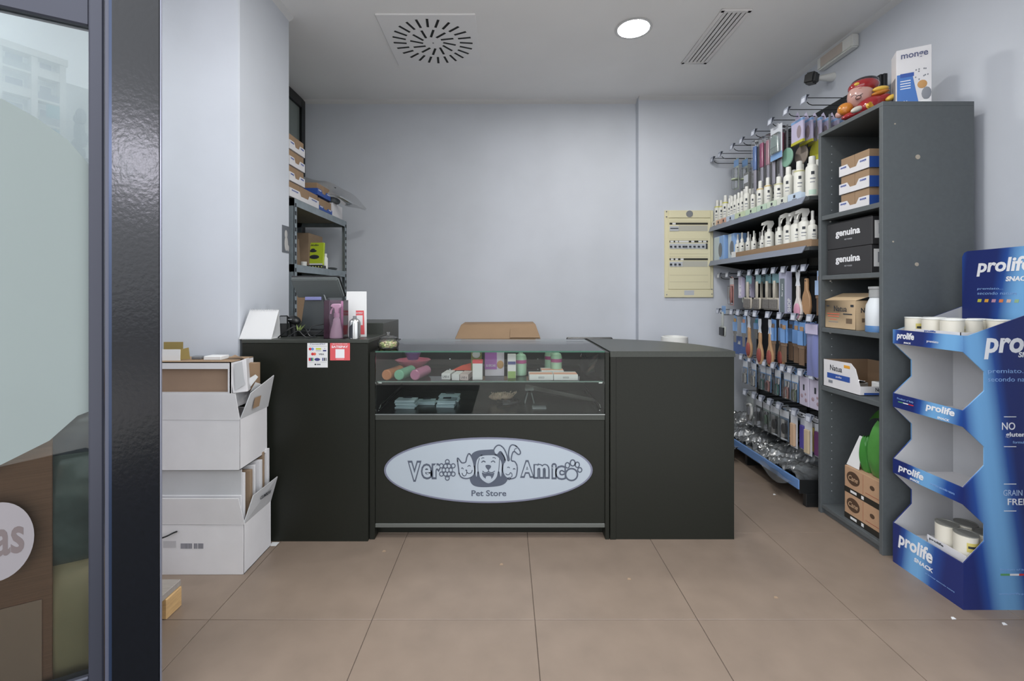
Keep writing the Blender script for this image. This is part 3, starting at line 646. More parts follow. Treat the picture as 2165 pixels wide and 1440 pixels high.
# cash terminal seen from behind: panel tilted, neck, foot
ps_ = thing('cash_terminal', 'grey cash terminal screen seen from behind on the tall counter', 'terminal', (px(672,0,2.40).x, 2.40, TT), rz=-.10)
Rt = Matrix.Rotation(math.radians(36), 3, 'X')
MB().obox((0, -.0, .255), (.262, .022, .125), Rt).build('screen_housing', mat('terminal_grey', '#6e7474', .4), ps_, world=False, bev=.006, seg=2)
MB().obox((0, .013, .262), (.268, .008, .135), Rt).build('bezel', M_blackpl, ps_, world=False, bev=.003)
MB().add([(-.055,-.035,.205),(.05,-.035,.205),(.085,-.02,.03),(-.09,-.02,.03),(-.055,.03,.2),(.05,.03,.2),(.085,.07,.03),(-.09,.07,.03)], [(0,1,2,3),(7,6,5,4),(0,4,5,1),(1,5,6,2),(2,6,7,3),(3,7,4,0)]).build('neck', mat('terminal_dark', '#4b5052', .4), ps_, world=False, bev=.006, seg=2)
MB().box(-.10, .10, -.05, .11, .0, .03).build('foot', M_blackpl, ps_, world=False, bev=.006)
MB().box(-.05, .04, -.041, -.034, .188, .206).build('port_cover', mat('violet_grey', '#8083b5', .4), ps_, world=False, bev=.002)
MB().tube(spline([(.045,-.02,.215),(.06,-.035,.2),(.066,-.03,.16),(.06,-.01,.1)]), .003, 6).build('cable', M_greypl, ps_, world=False)
bs_ = thing('barcode_scanner', 'black handheld barcode scanner beside the calendar', 'scanner', (px(622,0,2.34).x, 2.34, TT), rz=-.5)
MB().ell((0, 0, .085), (.04, .028, .022), 16, 10, Matrix.Rotation(.3, 3, 'Y')).build('head', M_blackpl, bs_, world=False)
MB().cyl((-.005, .005, .0), (-.01, .0, .085), .016, .02, 12).build('stand', M_blackpl, bs_, world=False)
MB().obox((.0, -.027, .09), (.03, .003, .004)).build('logo_bar', M_ltgrey, bs_, world=False)
ct = thing('card_reader', 'black card payment reader standing beside the calendar', 'card reader', (px(600,0,2.32).x, 2.32, TT), rz=.3)
MB().box(-.02, .02, -.015, .015, 0, .11).build('body', M_blackpl, ct, world=False, bev=.005)
MB().box(-.016, .016, -.017, -.0145, .07, .105).build('screen', M_greypl, ct, world=False)
for i, (pts, r, lab) in enumerate((
    ([(588,714,2.25),(605,700,2.25),(625,690,2.27),(645,694,2.29),(655,710,2.27),(670,712,2.25)], .003, 'black cable looping from the calendar foot'),
    ([(610,712,2.22),(630,700,2.22),(640,708,2.22),(652,716,2.22),(668,708,2.24),(688,695,2.27)], .0025, 'grey cable curling over the counter edge'),
    ([(640,712,2.26),(652,702,2.26),(660,690,2.28),(676,687,2.30),(690,684,2.32)], .0025, 'thin black cable leading to the terminal'))):
    P = [px(*q) for q in pts]; P = [(p.x, p.y, max(p.z, TT+.003)) for p in P]
    tag(MB().tube(spline(P), r, 6).build('cable', [M_blackpl, M_dark, M_blackpl][i]), lab, 'cable')
lf_ = MB()
for a in (-.35, .0, .3):
    lf_.add([Vector((a*.02, 0, 0))+px(632,700,2.24), px(632,700,2.24)+Vector((a*.03+.008, .002, .014)), px(632,700,2.24)+Vector((a*.07+.012, .0, .034)), px(632,700,2.24)+Vector((a*.03, -.002, .014))], [(0,1,2,3)])
tag(lf_.build('plant_sprig', mat('sprig_green', '#6e7f44', .6)), 'small green leaf sprig among the cables', 'sprig')
# pink spray bottle in a clear box
spb = thing('spray_bottle', 'pink and white trigger spray bottle in a clear box', 'spray bottle', (px(712,0,2.24).x, 2.24, TT))
MB().lathe([(.03,.0),(.033,.004),(.031,.03),(.02,.075),(.0165,.095),(.012,.1),(.012,.108)], seg=20).build('body', mat('pale_pink_plastic', '#e6cfdf', .3), spb, world=False)
MB().cyl((0,0,.106), (0,0,.125), .014, seg=16).build('collar', mat('rose_plastic', '#e0bcd4', .3), spb, world=False)
MB().prism([(-.03,.160),(-.018,.172),(.02,.172),(.026,.155),(.012,.148),(.010,.125),(-.008,.125),(-.010,.150)], (0, .008, 0), (1,0,0), (0,0,1), .016).build('trigger_head', mat('rose_plastic', '#e0bcd4', .3), spb, world=False, bev=.002)
MB().tube(spline([(-.014,0,.155),(-.026,0,.14),(-.030,0,.122)]), .004, 6).build('trigger', mat('rose_plastic', '#e0bcd4', .3), spb, world=False)
cb = MB().box(-.05, .046, -.036, .036, 0, .001).box(-.05, .046, .0355, .036, 0, .19).box(-.05, -.0495, -.036, .036, 0, .19).box(.0455, .046, -.036, .036, 0, .19).box(-.05, .046, -.036, -.0355, 0, .19)
cb.build('clear_box', glassmat('pinkish_film', '#fdfafc', .1, 1.4, haze=.05, hazecol='#d79cc0'), spb, world=False)
MB().box(.010, .0445, .03, .0345, .0, .185).build('backing_card', mat('pink_card', '#d19cbd', .5), spb, world=False)
ws = thing('counter_sign', 'white upright sign with a red sticker on the tall counter', 'sign', (px(752,0,2.32).x, 2.32, TT), rz=0)
MB().sheet((-.058, 0, .0), (.056, 0, .0), (.046, .03, .234), (-.058, .03, .234), .004).build('panel', M_paper, ws, world=False, bev=.001)
rs = MB().sheet((.002, .0005, .012), (.046, .0005, .012), (.037, .0162, .135), (-.004, .0162, .135), .0008).build('red_sticker', mat('sticker_red', '#d35a5e', .5), ws, world=False)
MB().sheet((.0, .0058, .06), (.034, .0058, .06), (.032, .0122, .110), (.0, .0122, .110), .0008).build('white_square', M_paper, ws, world=False)
text('SATISPAY', ws, (.015, .0136, .122), 'Y-', .034, .008, M_inkwhite, world=False, bold=.02)
can = thing('spray_can', 'small silver aluminium spray can on the counter edge', 'can', (px(750,0,2.215).x, 2.215, TT))
MB().lathe([(.0265,0),(.028,.002),(.028,.078),(.024,.09),(.014,.098),(.012,.1)], seg=24).build('body', mat('brushed_silver', '#b9bbba', .25, metal=.9), can, world=False)
MB().cyl((0,0,.1), (0,0,.113), .009, seg=14).build('nozzle', M_greypl, can, world=False, bev=.001)
MB().grid(lambda u, v: (.0283*math.cos(-PI*.8+u*.9), .0283*math.sin(-PI*.8+u*.9), .006+.05*v+.02*u*v), 8, 2).build('script_print', M_ink, can, world=False)
# ---------------------------------------------------------------- stack of white shipping boxes beside the tall counter
BX = -1.123; BXL = -1.72; BYF = 1.922; BYB = 2.145
def openbox(t, x0, x1, y0, y1, z0, z1, m=M_wcard, th=.004, name='carton_body', inner=None):
    MB().box(x0, x1, y0, y1, z0, z0+th).box(x0, x1, y0, y0+th, z0, z1).box(x0, x1, y1-th, y1, z0, z1).box(x0, x0+th, y0, y1, z0, z1).box(x1-th, x1, y0, y1, z0, z1).build(name, m, t, bev=.001)
lb = thing('shipping_box', 'lower white shipping box with raised flaps beside the tall counter', 'box', ((BX+BXL)/2, 2.03, 0), group='white shipping boxes')
openbox(lb, BXL, BX, BYF, BYB, 0, .213)
MB().sheet((BXL, BYF, .214), (BX+.004, BYF, .214), (BX-.016, BYF-.012, .330), (BXL, BYF-.012, .330), .004).build('flap', M_wcard, lb)
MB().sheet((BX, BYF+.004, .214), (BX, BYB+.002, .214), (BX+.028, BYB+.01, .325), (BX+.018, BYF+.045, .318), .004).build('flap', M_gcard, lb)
text('CLIMBERS', lb, (BX+.0245, 2.055, .283), None, .085, .016, M_ink, bold=.02, UV=((.04, 1, -.06), (.24, 0, 1)))
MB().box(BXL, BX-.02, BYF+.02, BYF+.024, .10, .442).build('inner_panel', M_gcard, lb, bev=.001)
MB().box(BXL, BX-.02, BYF+.016, BYF+.020, .10, .332).build('inner_panel', M_wcard, lb, bev=.001)
pz = px(415, 1155, BYF)
for xa, xb in ((382, 406), (410, 417), (418.5, 430)):
    MB().box(px(xa,0,BYF).x, px(xb,0,BYF).x, BYF-.0006, BYF-.0002, px(0,1160,BYF).z, px(0,1149,BYF).z).build('barcode', mat('ink_pale', '#83838a', .7, noise=.5, scale=120, stretch=(6, 1, .05)), lb)
MB().box(px(345,0,BYF).x, px(372,0,BYF).x, BYF-.0006, BYF-.0002, px(0,1158,BYF).z, px(0,1144,BYF).z).build('print_mark', mat('ink_paler', '#b3b2b5', .7), lb)
for i, (ya, dz, xo) in enumerate(((1.945, .425, 0), (1.985, .42, .004), (2.022, .43, .002), (2.062, .435, .006), (2.10, .46, .0), (2.128, .465, .004))):
    c = MB().box(BX-.13, BX-.012+xo, ya, ya+.012+.008*(i % 2), .16, dz).build('folded_carton', [M_wcard, M_carddk, M_wcard, M_wcard, M_carddk, M_wcard][i], None, bev=.001)
    tag(c, ['white folded carton at the open front end of the lower box', 'brown edged folded carton second in the lower box', 'white folded carton third in the lower box', 'white folded carton fourth in the lower box', 'brown folded carton standing tall near the counter', 'white folded carton touching the black counter in the lower box'][i], 'carton', 'folded cartons in the lower box')
ub = thing('shipping_box', 'upper white shipping box full of cartons beside the tall counter', 'box', ((BX+BXL)/2, 2.03, .468), group='white shipping boxes')
UX = BX-.018; Z1, Z2 = .468, .662
openbox(ub, BXL, UX, BYF+.002, BYB, Z1-.022, Z2)
MB().sheet((BXL, BYF+.002, Z2), (UX, BYF+.002, Z2), (UX-.016, BYF-.004, .775), (BXL, BYF-.004, .775), .004).build('flap', M_wcard, ub)
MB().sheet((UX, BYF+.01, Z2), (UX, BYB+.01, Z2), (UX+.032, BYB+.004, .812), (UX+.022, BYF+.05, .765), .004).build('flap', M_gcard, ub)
MB().sheet((UX+.0145, 2.0, .690), (UX+.0145, 2.05, .690), (UX+.024, 2.05, .738), (UX+.024, 2.0, .738), .0008).build('tape_tear', M_card, ub)
tb = thing('tray_carton', 'white carton with a brown open window on the upper box', 'box', (-1.45, 2.0, .70), group='cartons piled in the upper box')
TX = px(489, 0, 1.95).x
MB().box(BXL, TX, 1.945, 1.949, .70, .776).box(BXL, TX, 1.945, 1.949, .876, .906).box(TX-.012, TX, 1.945, 1.949, .776, .876).build('front', M_wcard, tb)
MB().box(BXL, TX-.012, 1.962, 1.966, .70, .90).build('inside', mat('kraft_shade', '#977f6b', .9, noise=.05, scale=12), tb)
MB().box(BXL, TX, 1.945, 2.12, .902, .906).build('lid', M_card, tb)
MB().box(TX-.004, TX, 1.945, 2.12, .70, .904).build('side', M_wcard, tb)
cw = thing('torn_carton', 'crumpled white carton leaning at the corner of the upper box', 'box', (-1.17, 2.0, .68), group='cartons piled in the upper box')
MB().add([Vector(p) for p in (px(484,772,1.96), px(520,758,1.98), px(524,828,1.97), px(492,832,1.95))] + [Vector(p) for p in (px(500,766,2.08), px(528,756,2.1), px(532,822,2.08), px(505,828,2.06))], [(0,1,2,3),(7,6,5,4),(0,4,5,1),(1,5,6,2),(2,6,7,3),(3,7,4,0)]).build('carton', M_wcard, cw, bev=.002)
MB().add([px(495,770,1.957), px(512,764,1.962), px(516,800,1.962), px(519,812,1.964), px(497,826,1.952)], [(0,1,2,3,4)]).build('torn_face', M_gcard, cw)
kb = thing('kraft_carton', 'brown carton end sticking out beside the crumpled white carton', 'box', (-1.15, 2.08, .72), group='cartons piled in the upper box')
MB().add([px(470,763,2.02), px(497,750,2.06), px(520,760,2.02), px(494,770,2.0), px(470,790,2.02), px(520,800,2.02)], [(0,3,2,1), (0,4,5,2)]).box(px(520,0,2.08).x, px(545,0,2.08).x, 2.06, 2.1, .76, .882).build('carton', M_card, kb)
MB().sheet(px(527,800,2.04), px(540,792,2.04), px(546,797,2.05), px(530,818,2.04), .002).build('white_flap', M_paper, kb)
MB().sheet(px(529,828,2.03), px(540,808,2.03), px(552,812,2.06), px(540,822,2.05), .002).build('white_flap', M_paper, kb)
ob = thing('olive_carton', 'opened olive brown carton lying on top of the box stack', 'box', (-1.5, 2.02, .906), group='cartons piled in the upper box')
M_olive = mat('kraft_olive', '#8f7d49', .8)
MB().box(px(346,0,2.02).x, px(386,0,2.02).x, 2.02, 2.024, .936, .985).build('flap', M_olive, ob)
MB().box(px(346,0,2.0).x, px(384,0,2.0).x, 1.99, 1.994, .906, .955).build('front', M_paper, ob)
MB().sheet((px(384,0,2.0).x, 1.992, .908), (px(402,0,2.02).x, 2.02, .908), (px(399,0,2.02).x, 2.02, .96), (px(384,0,2.0).x, 1.994, .955), .003).build('side', M_olive, ob)
wp = MB().box(px(430,0,2.0).x, px(467,0,2.0).x, 2.0, 2.06, .906, .923).build('white_packet', M_paper, None, bev=.002); tag(wp, 'small white packet lying on the box stack lid', 'packet')
gp = MB().box(px(404,0,2.02).x, px(425,0,2.02).x, 2.02, 2.05, .906, .920).build('grey_clip', mat('clip_grey', '#6d7074', .5), None, bev=.003); tag(gp, 'grey strap clip lying between packets on the box stack', 'clip')
scr = MB().box(px(573,0,2.16).x, px(588,0,2.16).x, 2.14, 2.172, 0, .0015).build('paper_scrap', M_paper); tag(scr, 'white paper scrap on the floor at the counter corner', 'scrap')
stp = MB().tube(spline([px(335,1140,1.9), px(352,1134,1.905), px(366,1127,1.915), px(374,1124,1.916)]), .0035, 6).build('strap_end', M_dark); tag(stp, 'dark strap end poking out before the lower box', 'strap')
# pallet corner behind the post
pa = thing('pallet', 'small wooden pallet corner with grey board behind the post', 'pallet', (-1.4, 1.75, 0))
MB().box(-1.9, -1.255, 1.60, 1.735, .076, .100).build('deck_board', mat('weathered_board', '#98928c', .8, noise=.1, scale=20, stretch=(1, 8, 1)), pa, bev=.002)
M_wood = mat('pine_wood', '#c2a070', .7, noise=.15, scale=18, stretch=(1, 1, 6))
MB().box(-1.33, -1.25, 1.655, 1.733, .0, .076).build('block', M_wood, pa, bev=.003)
MB().box(-1.9, -1.8, 1.655, 1.733, .0, .076).build('block', M_wood, pa, bev=.003)
# goods standing right behind the glass leaf
kc = thing('cardboard_sheet', 'ribbed brown cardboard sheet leaning behind the glass door', 'cardboard', tuple(leaf(.3, 0, -.08)))
t0 = leafpx(103, 1200)[0]+.012
leafbox(t0, .85, .0, .93, -.075, -.068).build('sheet', mat('ribbed_cardboard', '#b08068', .85, noise=.10, scale=60, stretch=(.1, .1, 6)), kc)
leafbox(t0+.02, .8, .0, .31, -.066, -.062).build('patch', mat('pale_kraft', '#d3ab96', .85), kc)
def sack(name, label, t0, t1, n0, n1, z0, z1, m, grp=None):
    c = leaf((t0+t1)/2, z0, (n0+n1)/2)
    def fn(u, v):
        a = 2*PI*u; ph = PI*v-PI/2; cx = (t0+t1)/2; cn = (n0+n1)/2
        ce, se = math.cos(a), math.sin(a); k = math.cos(ph)**.35 if math.cos(ph) > 0 else 0
        wv = 1+.05*math.sin(5*a+9*v)
        return leaf(cx + (t1-t0)/2*k*wv*math.copysign(abs(ce)**.7, ce), z0+(z1-z0)*(.5+.5*math.copysign(abs(math.sin(ph))**.8, math.sin(ph))), cn + (n1-n0)/2*k*math.copysign(abs(se)**.7, se))
    o = MB().grid(fn, 28, 18).build(name, m); tag(o, label, 'bag', grp); return o
sack('food_sack', 'cream pet food sack at the bottom behind the glass door', -.06, .26, -.36, -.075, .0, .40, mat('cream_sack', '#c6b08c', .45, noise=.05, scale=8), 'sacks behind the glass door')
sack('food_sack', 'dark glossy plastic sack in the middle behind the glass door', -.06, .26, -.36, -.075, .36, .74, mat('dark_gloss_film', '#6d7573', .1, noise=.3, scale=9, bump=.6), 'sacks behind the glass door')
sack('food_sack', 'dark glossy sack on top of the pile behind the glass door', -.06, .26, -.36, -.075, .70, .88, mat('dark_gloss_film2', '#626878', .1, noise=.3, scale=9, bump=.6), 'sacks behind the glass door')

# ---------------------------------------------------------------- metal shelf in the recess
MX0, MX1, MY0, MY1 = -1.70, -1.30, 2.757, 3.66
ms = thing('metal_shelf', 'galvanised metal storage shelf in the recess behind the counter', 'shelf', (-1.5, 3.2, 0))
for x, y, sx, sy in ((MX1, MY0, -1, 1), (MX1, MY1, -1, -1), (MX0, MY0, 1, 1), (MX0, MY1, 1, -1)):
    p = MB().box(x, x+sx*.003, y, y+sy*.036, 0, 1.79).box(x, x+sx*.036, y, y+sy*.003, 0, 1.79).build('upright', M_steel, ms)
    if x == MX1:
        for k in range(30):
            part('slot', 'upslot', lambda: MB().box(-.001, .004, -.006, .006, -.012, .012), M_dark, p, tuple(Vector((x-.001, y+sy*.018, .30+.05*k))-wloc(p)))
for z in (.45, .92, 1.38, 1.786):
    MB().box(MX1-.002, MX1+.001, MY0+.036, MY1-.036, z-.042, z+.004).box(MX0, MX0+.003, MY0, MY1, z-.042, z+.004).box(MX0, MX1, MY0, MY0+.003, z-.042, z+.004).box(MX0, MX1, MY1-.003, MY1, z-.042, z+.004).build('beam', M_steel, ms)
    MB().box(MX0+.003, MX1-.003, MY0+.003, MY1-.003, z-.01, z).build('board', mat('chipboard', '#7d7866', .8, noise=.1, scale=40), ms)
SX = MX1-.012
def tray(label, y0, y1, z, h, front, dpt=.26, grp='product trays on the metal shelf', nbox=2, sgn_=1, xf=SX, txt='monge', tmat=None, side=None, shelf_h=.054):
    """low printed tray with a notched front that holds brown cartons; the front faces sgn_ along X"""
    t = thing('product_tray', label, 'tray', (xf-sgn_*dpt/2, (y0+y1)/2, z), group=grp); L_ = y1-y0
    U = (0, sgn_, 0); o = (xf, y0 if sgn_ > 0 else y1, z)
    a, c = L_*.34, L_*.62; poly = [(0, 0), (L_, 0), (L_, shelf_h), (c+.012, shelf_h), (c-.006, shelf_h*.5), (a+.006, shelf_h*.5), (a-.012, shelf_h), (0, shelf_h)]
    MB().prism(poly, o, U, (0, 0, 1), -.003).build('front', front, t)
    MB().box(xf-sgn_*.003, xf-sgn_*dpt, y0, y0+.003, z, z+shelf_h).box(xf-sgn_*.003, xf-sgn_*dpt, y1-.003, y1, z, z+shelf_h).box(xf-sgn_*dpt, xf-sgn_*(dpt-.003), y0, y1, z, z+shelf_h).build('side', side or front, t)
    MB().box(xf-sgn_*.003, xf-sgn_*(dpt-.003), y0+.003, y1-.003, z, z+.002).build('bottom', front, t)
    for k in range(nbox):
        ya = y0+.005+(L_-.01)/nbox*k
        MB().box(xf-sgn_*.006, xf-sgn_*(dpt-.006), ya+.001, ya+(L_-.01)/nbox-.001, z+.002, z+h-.001).build('inner_carton', M_card, t, bev=.0015)
    if txt:
        for q in (.16, .82):
            yy = y0+L_*q if sgn_ > 0 else y1-L_*q
            text(txt, t, (xf+sgn_*.0008, yy, z+shelf_h*.74), 'X+' if sgn_ > 0 else 'X-', L_*.2, .012, tmat or mat('ink_royal', '#3450a0', .5), bold=.02)
    return t
M_tblue = mat('tray_blue', '#2c4f9a', .5)
zz = 1.797
for k in range(4):
    y1 = 3.15 if k == 0 else 2.93
    tray(['lowest white product tray running along the metal shelf top', 'second white product tray from the bottom on the metal shelf', 'third white product tray from the bottom on the metal shelf', 'topmost white product tray on the metal shelf'][k], 2.725, y1, zz+.0965*k, .093, M_wcard, nbox=2 if k else 3)
tray('blue product tray on top of the white row on the metal shelf', 3.127, 3.36, zz+.0975, .085, M_tblue, dpt=.2, nbox=2, tmat=M_inkwhite, shelf_h=.045)
tray('blue product tray resting on the shelf board by the white box', 3.155, 3.39, zz, .085, M_tblue, dpt=.2, nbox=2, tmat=M_inkwhite, shelf_h=.03)
wb_ = MB().box(SX-.25, SX, 3.40, 3.60, zz-.004, zz+.098).build('white_box', M_wcard, None, bev=.002); tag(wb_, 'plain white box at the far end of the metal shelf top', 'box')
gk = MB().lathe([(.05,0),(.055,.01),(.05,.07),(.035,.09),(.03,.12),(.0,.13)], (px(703,0,3.44).x, 3.44, zz+.0985), 14).build('dark_item', mat('charcoal_item', '#3d4245', .5)); tag(gk, 'charcoal grey bundled item inside the clear bag on the shelf', 'bundle')
def bagf(u, v):
    x = px(645+118*u, 0, 3.45).x; top = 372+22*u+46*u**3; bot = 400+48*u
    y = 3.22+.42*u-.18*math.sin(PI*v)*(1-.5*u)+.012*math.sin(11*u+3*v)
    z = px(0, top+(bot-top)*v, y).z + .006*math.sin(17*u+5*v)
    return (x+.012*math.sin(7*v+5*u), y, max(z, zz+.02))
tag(MB().grid(bagf, 20, 10).build('clear_bag', M_bag), 'crumpled clear plastic bag draped over the metal shelf top', 'bag')
# goods on the second board
z2 = 1.381
bk = thing('green_book', 'lime green book standing in the metal shelf', 'book', (px(665,0,3.31).x, 3.31, z2+.034), rot=(-.12, 0, -.08))
MB().box(-.062, .062, 0, .02, 0, .168).build('cover', mat('lime_cover', '#b3c832', .5), bk, world=False, bev=.001)
text('Lindo', bk, (-.012, -.001, .15), 'Y-', .07, .014, M_ink, world=False, bold=.03)
MB().ell((-.018, -.001, .105), (.03, .002, .01), 14, 6).ell((-.018, -.001, .112), (.018, .002, .012), 14, 6).ell((-.005, -.001, .06), (.038, .002, .016), 14, 6).build('drawing', M_ink, bk, world=False)
MB().box(-.06, .06, -.002, 0, 0, .012).build('white_band', M_paper, bk, world=False)
dt = MB().box(px(645,0,3.29).x, px(684,0,3.29).x, 3.27, 3.36, z2, z2+.03).build('dark_tray', M_blackpl, None, bev=.003); tag(dt, 'black tray under the lime green book', 'tray')
for i in range(6): 
    d = MB().ell((px(649+6*i,0,3.265).x, 3.268, z2+.018), (.006, .004, .006), 8, 6).build('yellow_cap', mat('cap_yellow', '#b9bf6a', .5)); tag(d, ['pale yellow cap at the pillar end of the black tray', 'pale yellow cap second along the black tray', 'pale yellow cap third along the black tray', 'pale yellow cap fourth along the black tray', 'pale yellow cap fifth along the black tray', 'pale yellow cap at the wall end of the black tray'][i], 'cap', 'caps in the black tray')
wbt = thing('white_bottle', 'slim white bottle beside the lime green book', 'bottle', (px(688,0,3.35).x, 3.35, z2))
MB().lathe([(.017,0),(.018,.003),(.018,.085),(.010,.098),(.010,.1)], seg=14).build('body', M_whitepl, wbt, world=False); MB().cyl((0,0,.1), (0,0,.12), .011, seg=12).build('cap', M_whitepl, wbt, world=False)
wcp = MB().lathe([(.018,0),(.019,.002),(.022,.05),(.02,.05),(.017,.004),(0,.004)], (px(642,0,3.2).x, 3.2, z2), 14).build('white_cup', M_whitepl); tag(wcp, 'small white cup in front of the brown paper bag', 'cup')
pbg = thing('paper_bag', 'brown paper bag standing at the back of the metal shelf', 'bag', (-1.48, 3.1, z2))
MB().add([(-.05,-.03,0),(.05,-.03,0),(.05,.03,0),(-.05,.03,0),(-.045,-.012,.2),(.048,-.006,.2),(.048,.004,.2),(-.045,.006,.2)], [(3,2,1,0),(4,5,6,7),(0,1,5,4),(1,2,6,5),(2,3,7,6),(3,0,4,7)]).build('bag', mat('brown_paper', '#7f6c58', .8), pbg, world=False)
kbx = MB().box(-1.66, -1.45, 3.3, 3.55, z2, z2+.27).build('brown_box', M_carddk, None, bev=.002); tag(kbx, 'tall brown box at the back corner of the metal shelf', 'box')
gl_ = MB().ell((px(700,0,3.42).x, 3.42, z2+.012), (.05, .03, .012), 12, 6).build('dark_pouch', mat('pouch_dark', '#4a4f52', .4)); tag(gl_, 'small dark pouch lying beside the slim white bottle', 'pouch')
kb2 = thing('brown_carton', 'brown carton on the lower board behind the cash terminal', 'box', (-1.42, 2.95, .924))
MB().box(-1.50, -1.34, 2.88, 3.03, .924, 1.20).build('carton', M_card, kb2, bev=.002); MB().box(-1.44, -1.42, 2.879, 2.8805, .95, 1.1).build('print', mat('maroon_ink', '#5d3a34', .6), kb2)
# dog photo on the pillar's back edge
ph = thing('dog_photo', 'small grey photograph of a dog stuck on the pillar side', 'photo', (XP, 2.665, 1.45))
MB().box(XP, XP+.002, 2.62, 2.71, 1.445, 1.605).build('print', mat('photo_grey', '#5d6268', .4), ph)
MB().ell((XP+.0015, 2.665, 1.555), (.002, .018, .026), 10, 8).ell((XP+.0015, 2.668, 1.50), (.002, .022, .045), 10, 8).ell((XP+.0015, 2.69, 1.475), (.002, .012, .02), 10, 6).build('dog_figure', mat('photo_pale', '#b5b3b0', .5), ph)

# ---------------------------------------------------------------- behind the counter
cb_ = thing('large_carton', 'large brown carton with a dented lid behind the counter', 'box', (-.06, 3.4, 0))
a = [px(962,716,3.25), px(975,686,3.32), px(1132,685,3.32), px(1143,716,3.25)]
MB().box(a[0].x, a[3].x, 3.25, 3.7, 0, a[0].z).build('carton', M_card, cb_, bev=.004)
MB().add([a[0], a[3], a[2], a[1], (a[0].x, 3.7, a[0].z), (a[3].x, 3.7, a[0].z), (a[2].x, 3.6, a[2].z), (a[1].x, 3.6, a[1].z)], [(0,1,2,3),(7,6,5,4),(1,5,6,2),(0,3,7,4),(3,2,6,7)]).build('lid', M_card, cb_, bev=.004)
MB().sheet(px(1078,714,3.244), px(1141,714,3.244), px(1130,688,3.30), px(1079,695,3.29), .003).build('flap', M_card, cb_)
oc = thing('office_chair', 'black chair whose backrest top shows above the counter', 'chair', (.63, 3.4, 0))
MB().box(px(1198,0,3.2).x, px(1296,0,3.2).x, 3.2, 3.23, .55, .892).build('backrest', M_blackpl, oc, bev=.008)
MB().box(.46, .80, 3.2, 3.6, .45, .50).build('seat', M_blackpl, oc, bev=.01)
MB().cyl((.63, 3.4, .08), (.63, 3.4, .45), .025).build('column', M_dark, oc)
for k in range(5): MB().cyl((.63, 3.4, .08), (.63+.24*math.cos(k*1.2566), 3.4+.24*math.sin(k*1.2566), .045), .018, .014, 8).cyl((.63+.24*math.cos(k*1.2566), 3.4+.24*math.sin(k*1.2566)-.012, .028), (.63+.24*math.cos(k*1.2566), 3.4+.24*math.sin(k*1.2566)+.012, .028), .028, seg=12).build('leg', M_dark, oc)
wbn = thing('white_bin', 'white bin with rounded rim showing above the end counter', 'bin', (px(1426,0,3.5).x, 3.5, 0))
MB().lathe([(.09,0),(.095,.01),(.1,.84),(.098,.868),(.085,.872),(.08,.86),(.078,.03),(0,.03)], seg=28).build('bin', M_whitepl, wbn, world=False)

# ---------------------------------------------------------------- electrical panel on the back wall
EP = YB2; e = thing('fuse_panel', 'cream electrical fuse panel on the back wall', 'fuse panel', (1.54, EP, 1.17))
def eb(x0, y0, x1, y1, d0, d1, m, nm, par=e, bev=0):
    """box given by crop pixels of the panel (982 x 1440 for x 1380-1530, y 430-650) at depth d in front of the wall"""
    A = px(1380+x0/6.547, 430+y1/6.547, EP); B = px(1380+x1/6.547, 430+y0/6.547, EP)
    return MB().box(A.x, B.x, EP-d1, EP-d0, A.z, B.z).build(nm, m, par, bev=bev)
M_cream = mat('cream_plastic', '#d9d3b2', .5); M_creamdk = mat('cream_shadow', '#b9b294', .5)
eb(158, 100, 832, 1305, 0, .012, M_cream, 'frame', bev=.003)
eb(210, 105, 785, 205, .012, .020, M_cream, 'cover_strip', bev=.002)
eb(205, 214, 790, 1190, .012, .0185, M_cream, 'door_panel', bev=.002)
eb(165, 1200, 825, 1300, .012, .018, M_cream, 'cover_strip', bev=.002)
for y in (250, 495, 700, 738, 992, 1085): eb(222, y, 752, y+5, .0185, .0192, M_creamdk, 'groove_shade')  # raised strips in darker cream; shade of the grooves is put into the colour
for y in (272, 518, 762):
    eb(222, y, 750, y+28, .0185, .0195, mat('slot_dark', '#2d2d24', .6), 'slot')
eb(222, 320, 345, 388, .0185, .024, M_ltgrey, 'switch'); eb(230, 346, 340, 358, .024, .026, M_ink, 'switch_line'); eb(350, 310, 745, 388, .0185, .020, mat('blank_grey', '#b3b2a6', .5), 'blank_plate')
eb(222, 560, 720, 632, .0185, .022, M_ltgrey, 'breaker_row'); eb(720, 560, 740, 632, .0185, .026, M_ink, 'lever')
eb(222, 810, 400, 878, .0185, .022, M_ltgrey, 'breaker_row'); eb(400, 800, 745, 880, .0185, .020, mat('blank_grey', '#b3b2a6', .5), 'blank_plate')
for x in (260,): eb(x, 275, x+45, 298, .0195, .021, M_paper, 'label_strip')
for x, w_ in ((232, 45), (298, 42), (350, 135), (520, 42), (618, 48), (682, 45)): eb(x, 522, x+w_, 544, .0195, .021, M_paper, 'label_strip')
for x, w_ in ((238, 38), (300, 38), (372, 42)): eb(x, 766, x+w_, 788, .0195, .021, M_paper, 'label_strip')
for x in (238, 298, 357, 412, 447, 502, 560, 620, 680): eb(x-13, 592, x+13, 614, .022, .030, M_ink, 'breaker_lever')
for x in (238, 298, 357): eb(x-13, 836, x+13, 860, .022, .030, M_ink, 'breaker_lever')
c = px(1380+495/6.547, 430+152/6.547, EP); MB().cyl((c.x, EP-.024, c.z), (c.x, EP-.02, c.z), .028, seg=24).build('round_badge', M_greypl, e)
eb(425, 1205, 560, 1270, .018, .0186, M_ltgrey, 'maker_label')
for x, y in ((182, 118), (182, 190), (182, 1265), (805, 1190), (805, 1255)): 
    c = px(1380+x/6.547, 430+y/6.547, EP); MB().cyl((c.x, EP-.021, c.z), (c.x, EP-.012, c.z), .005, seg=10).build('screw', M_greypl, e)

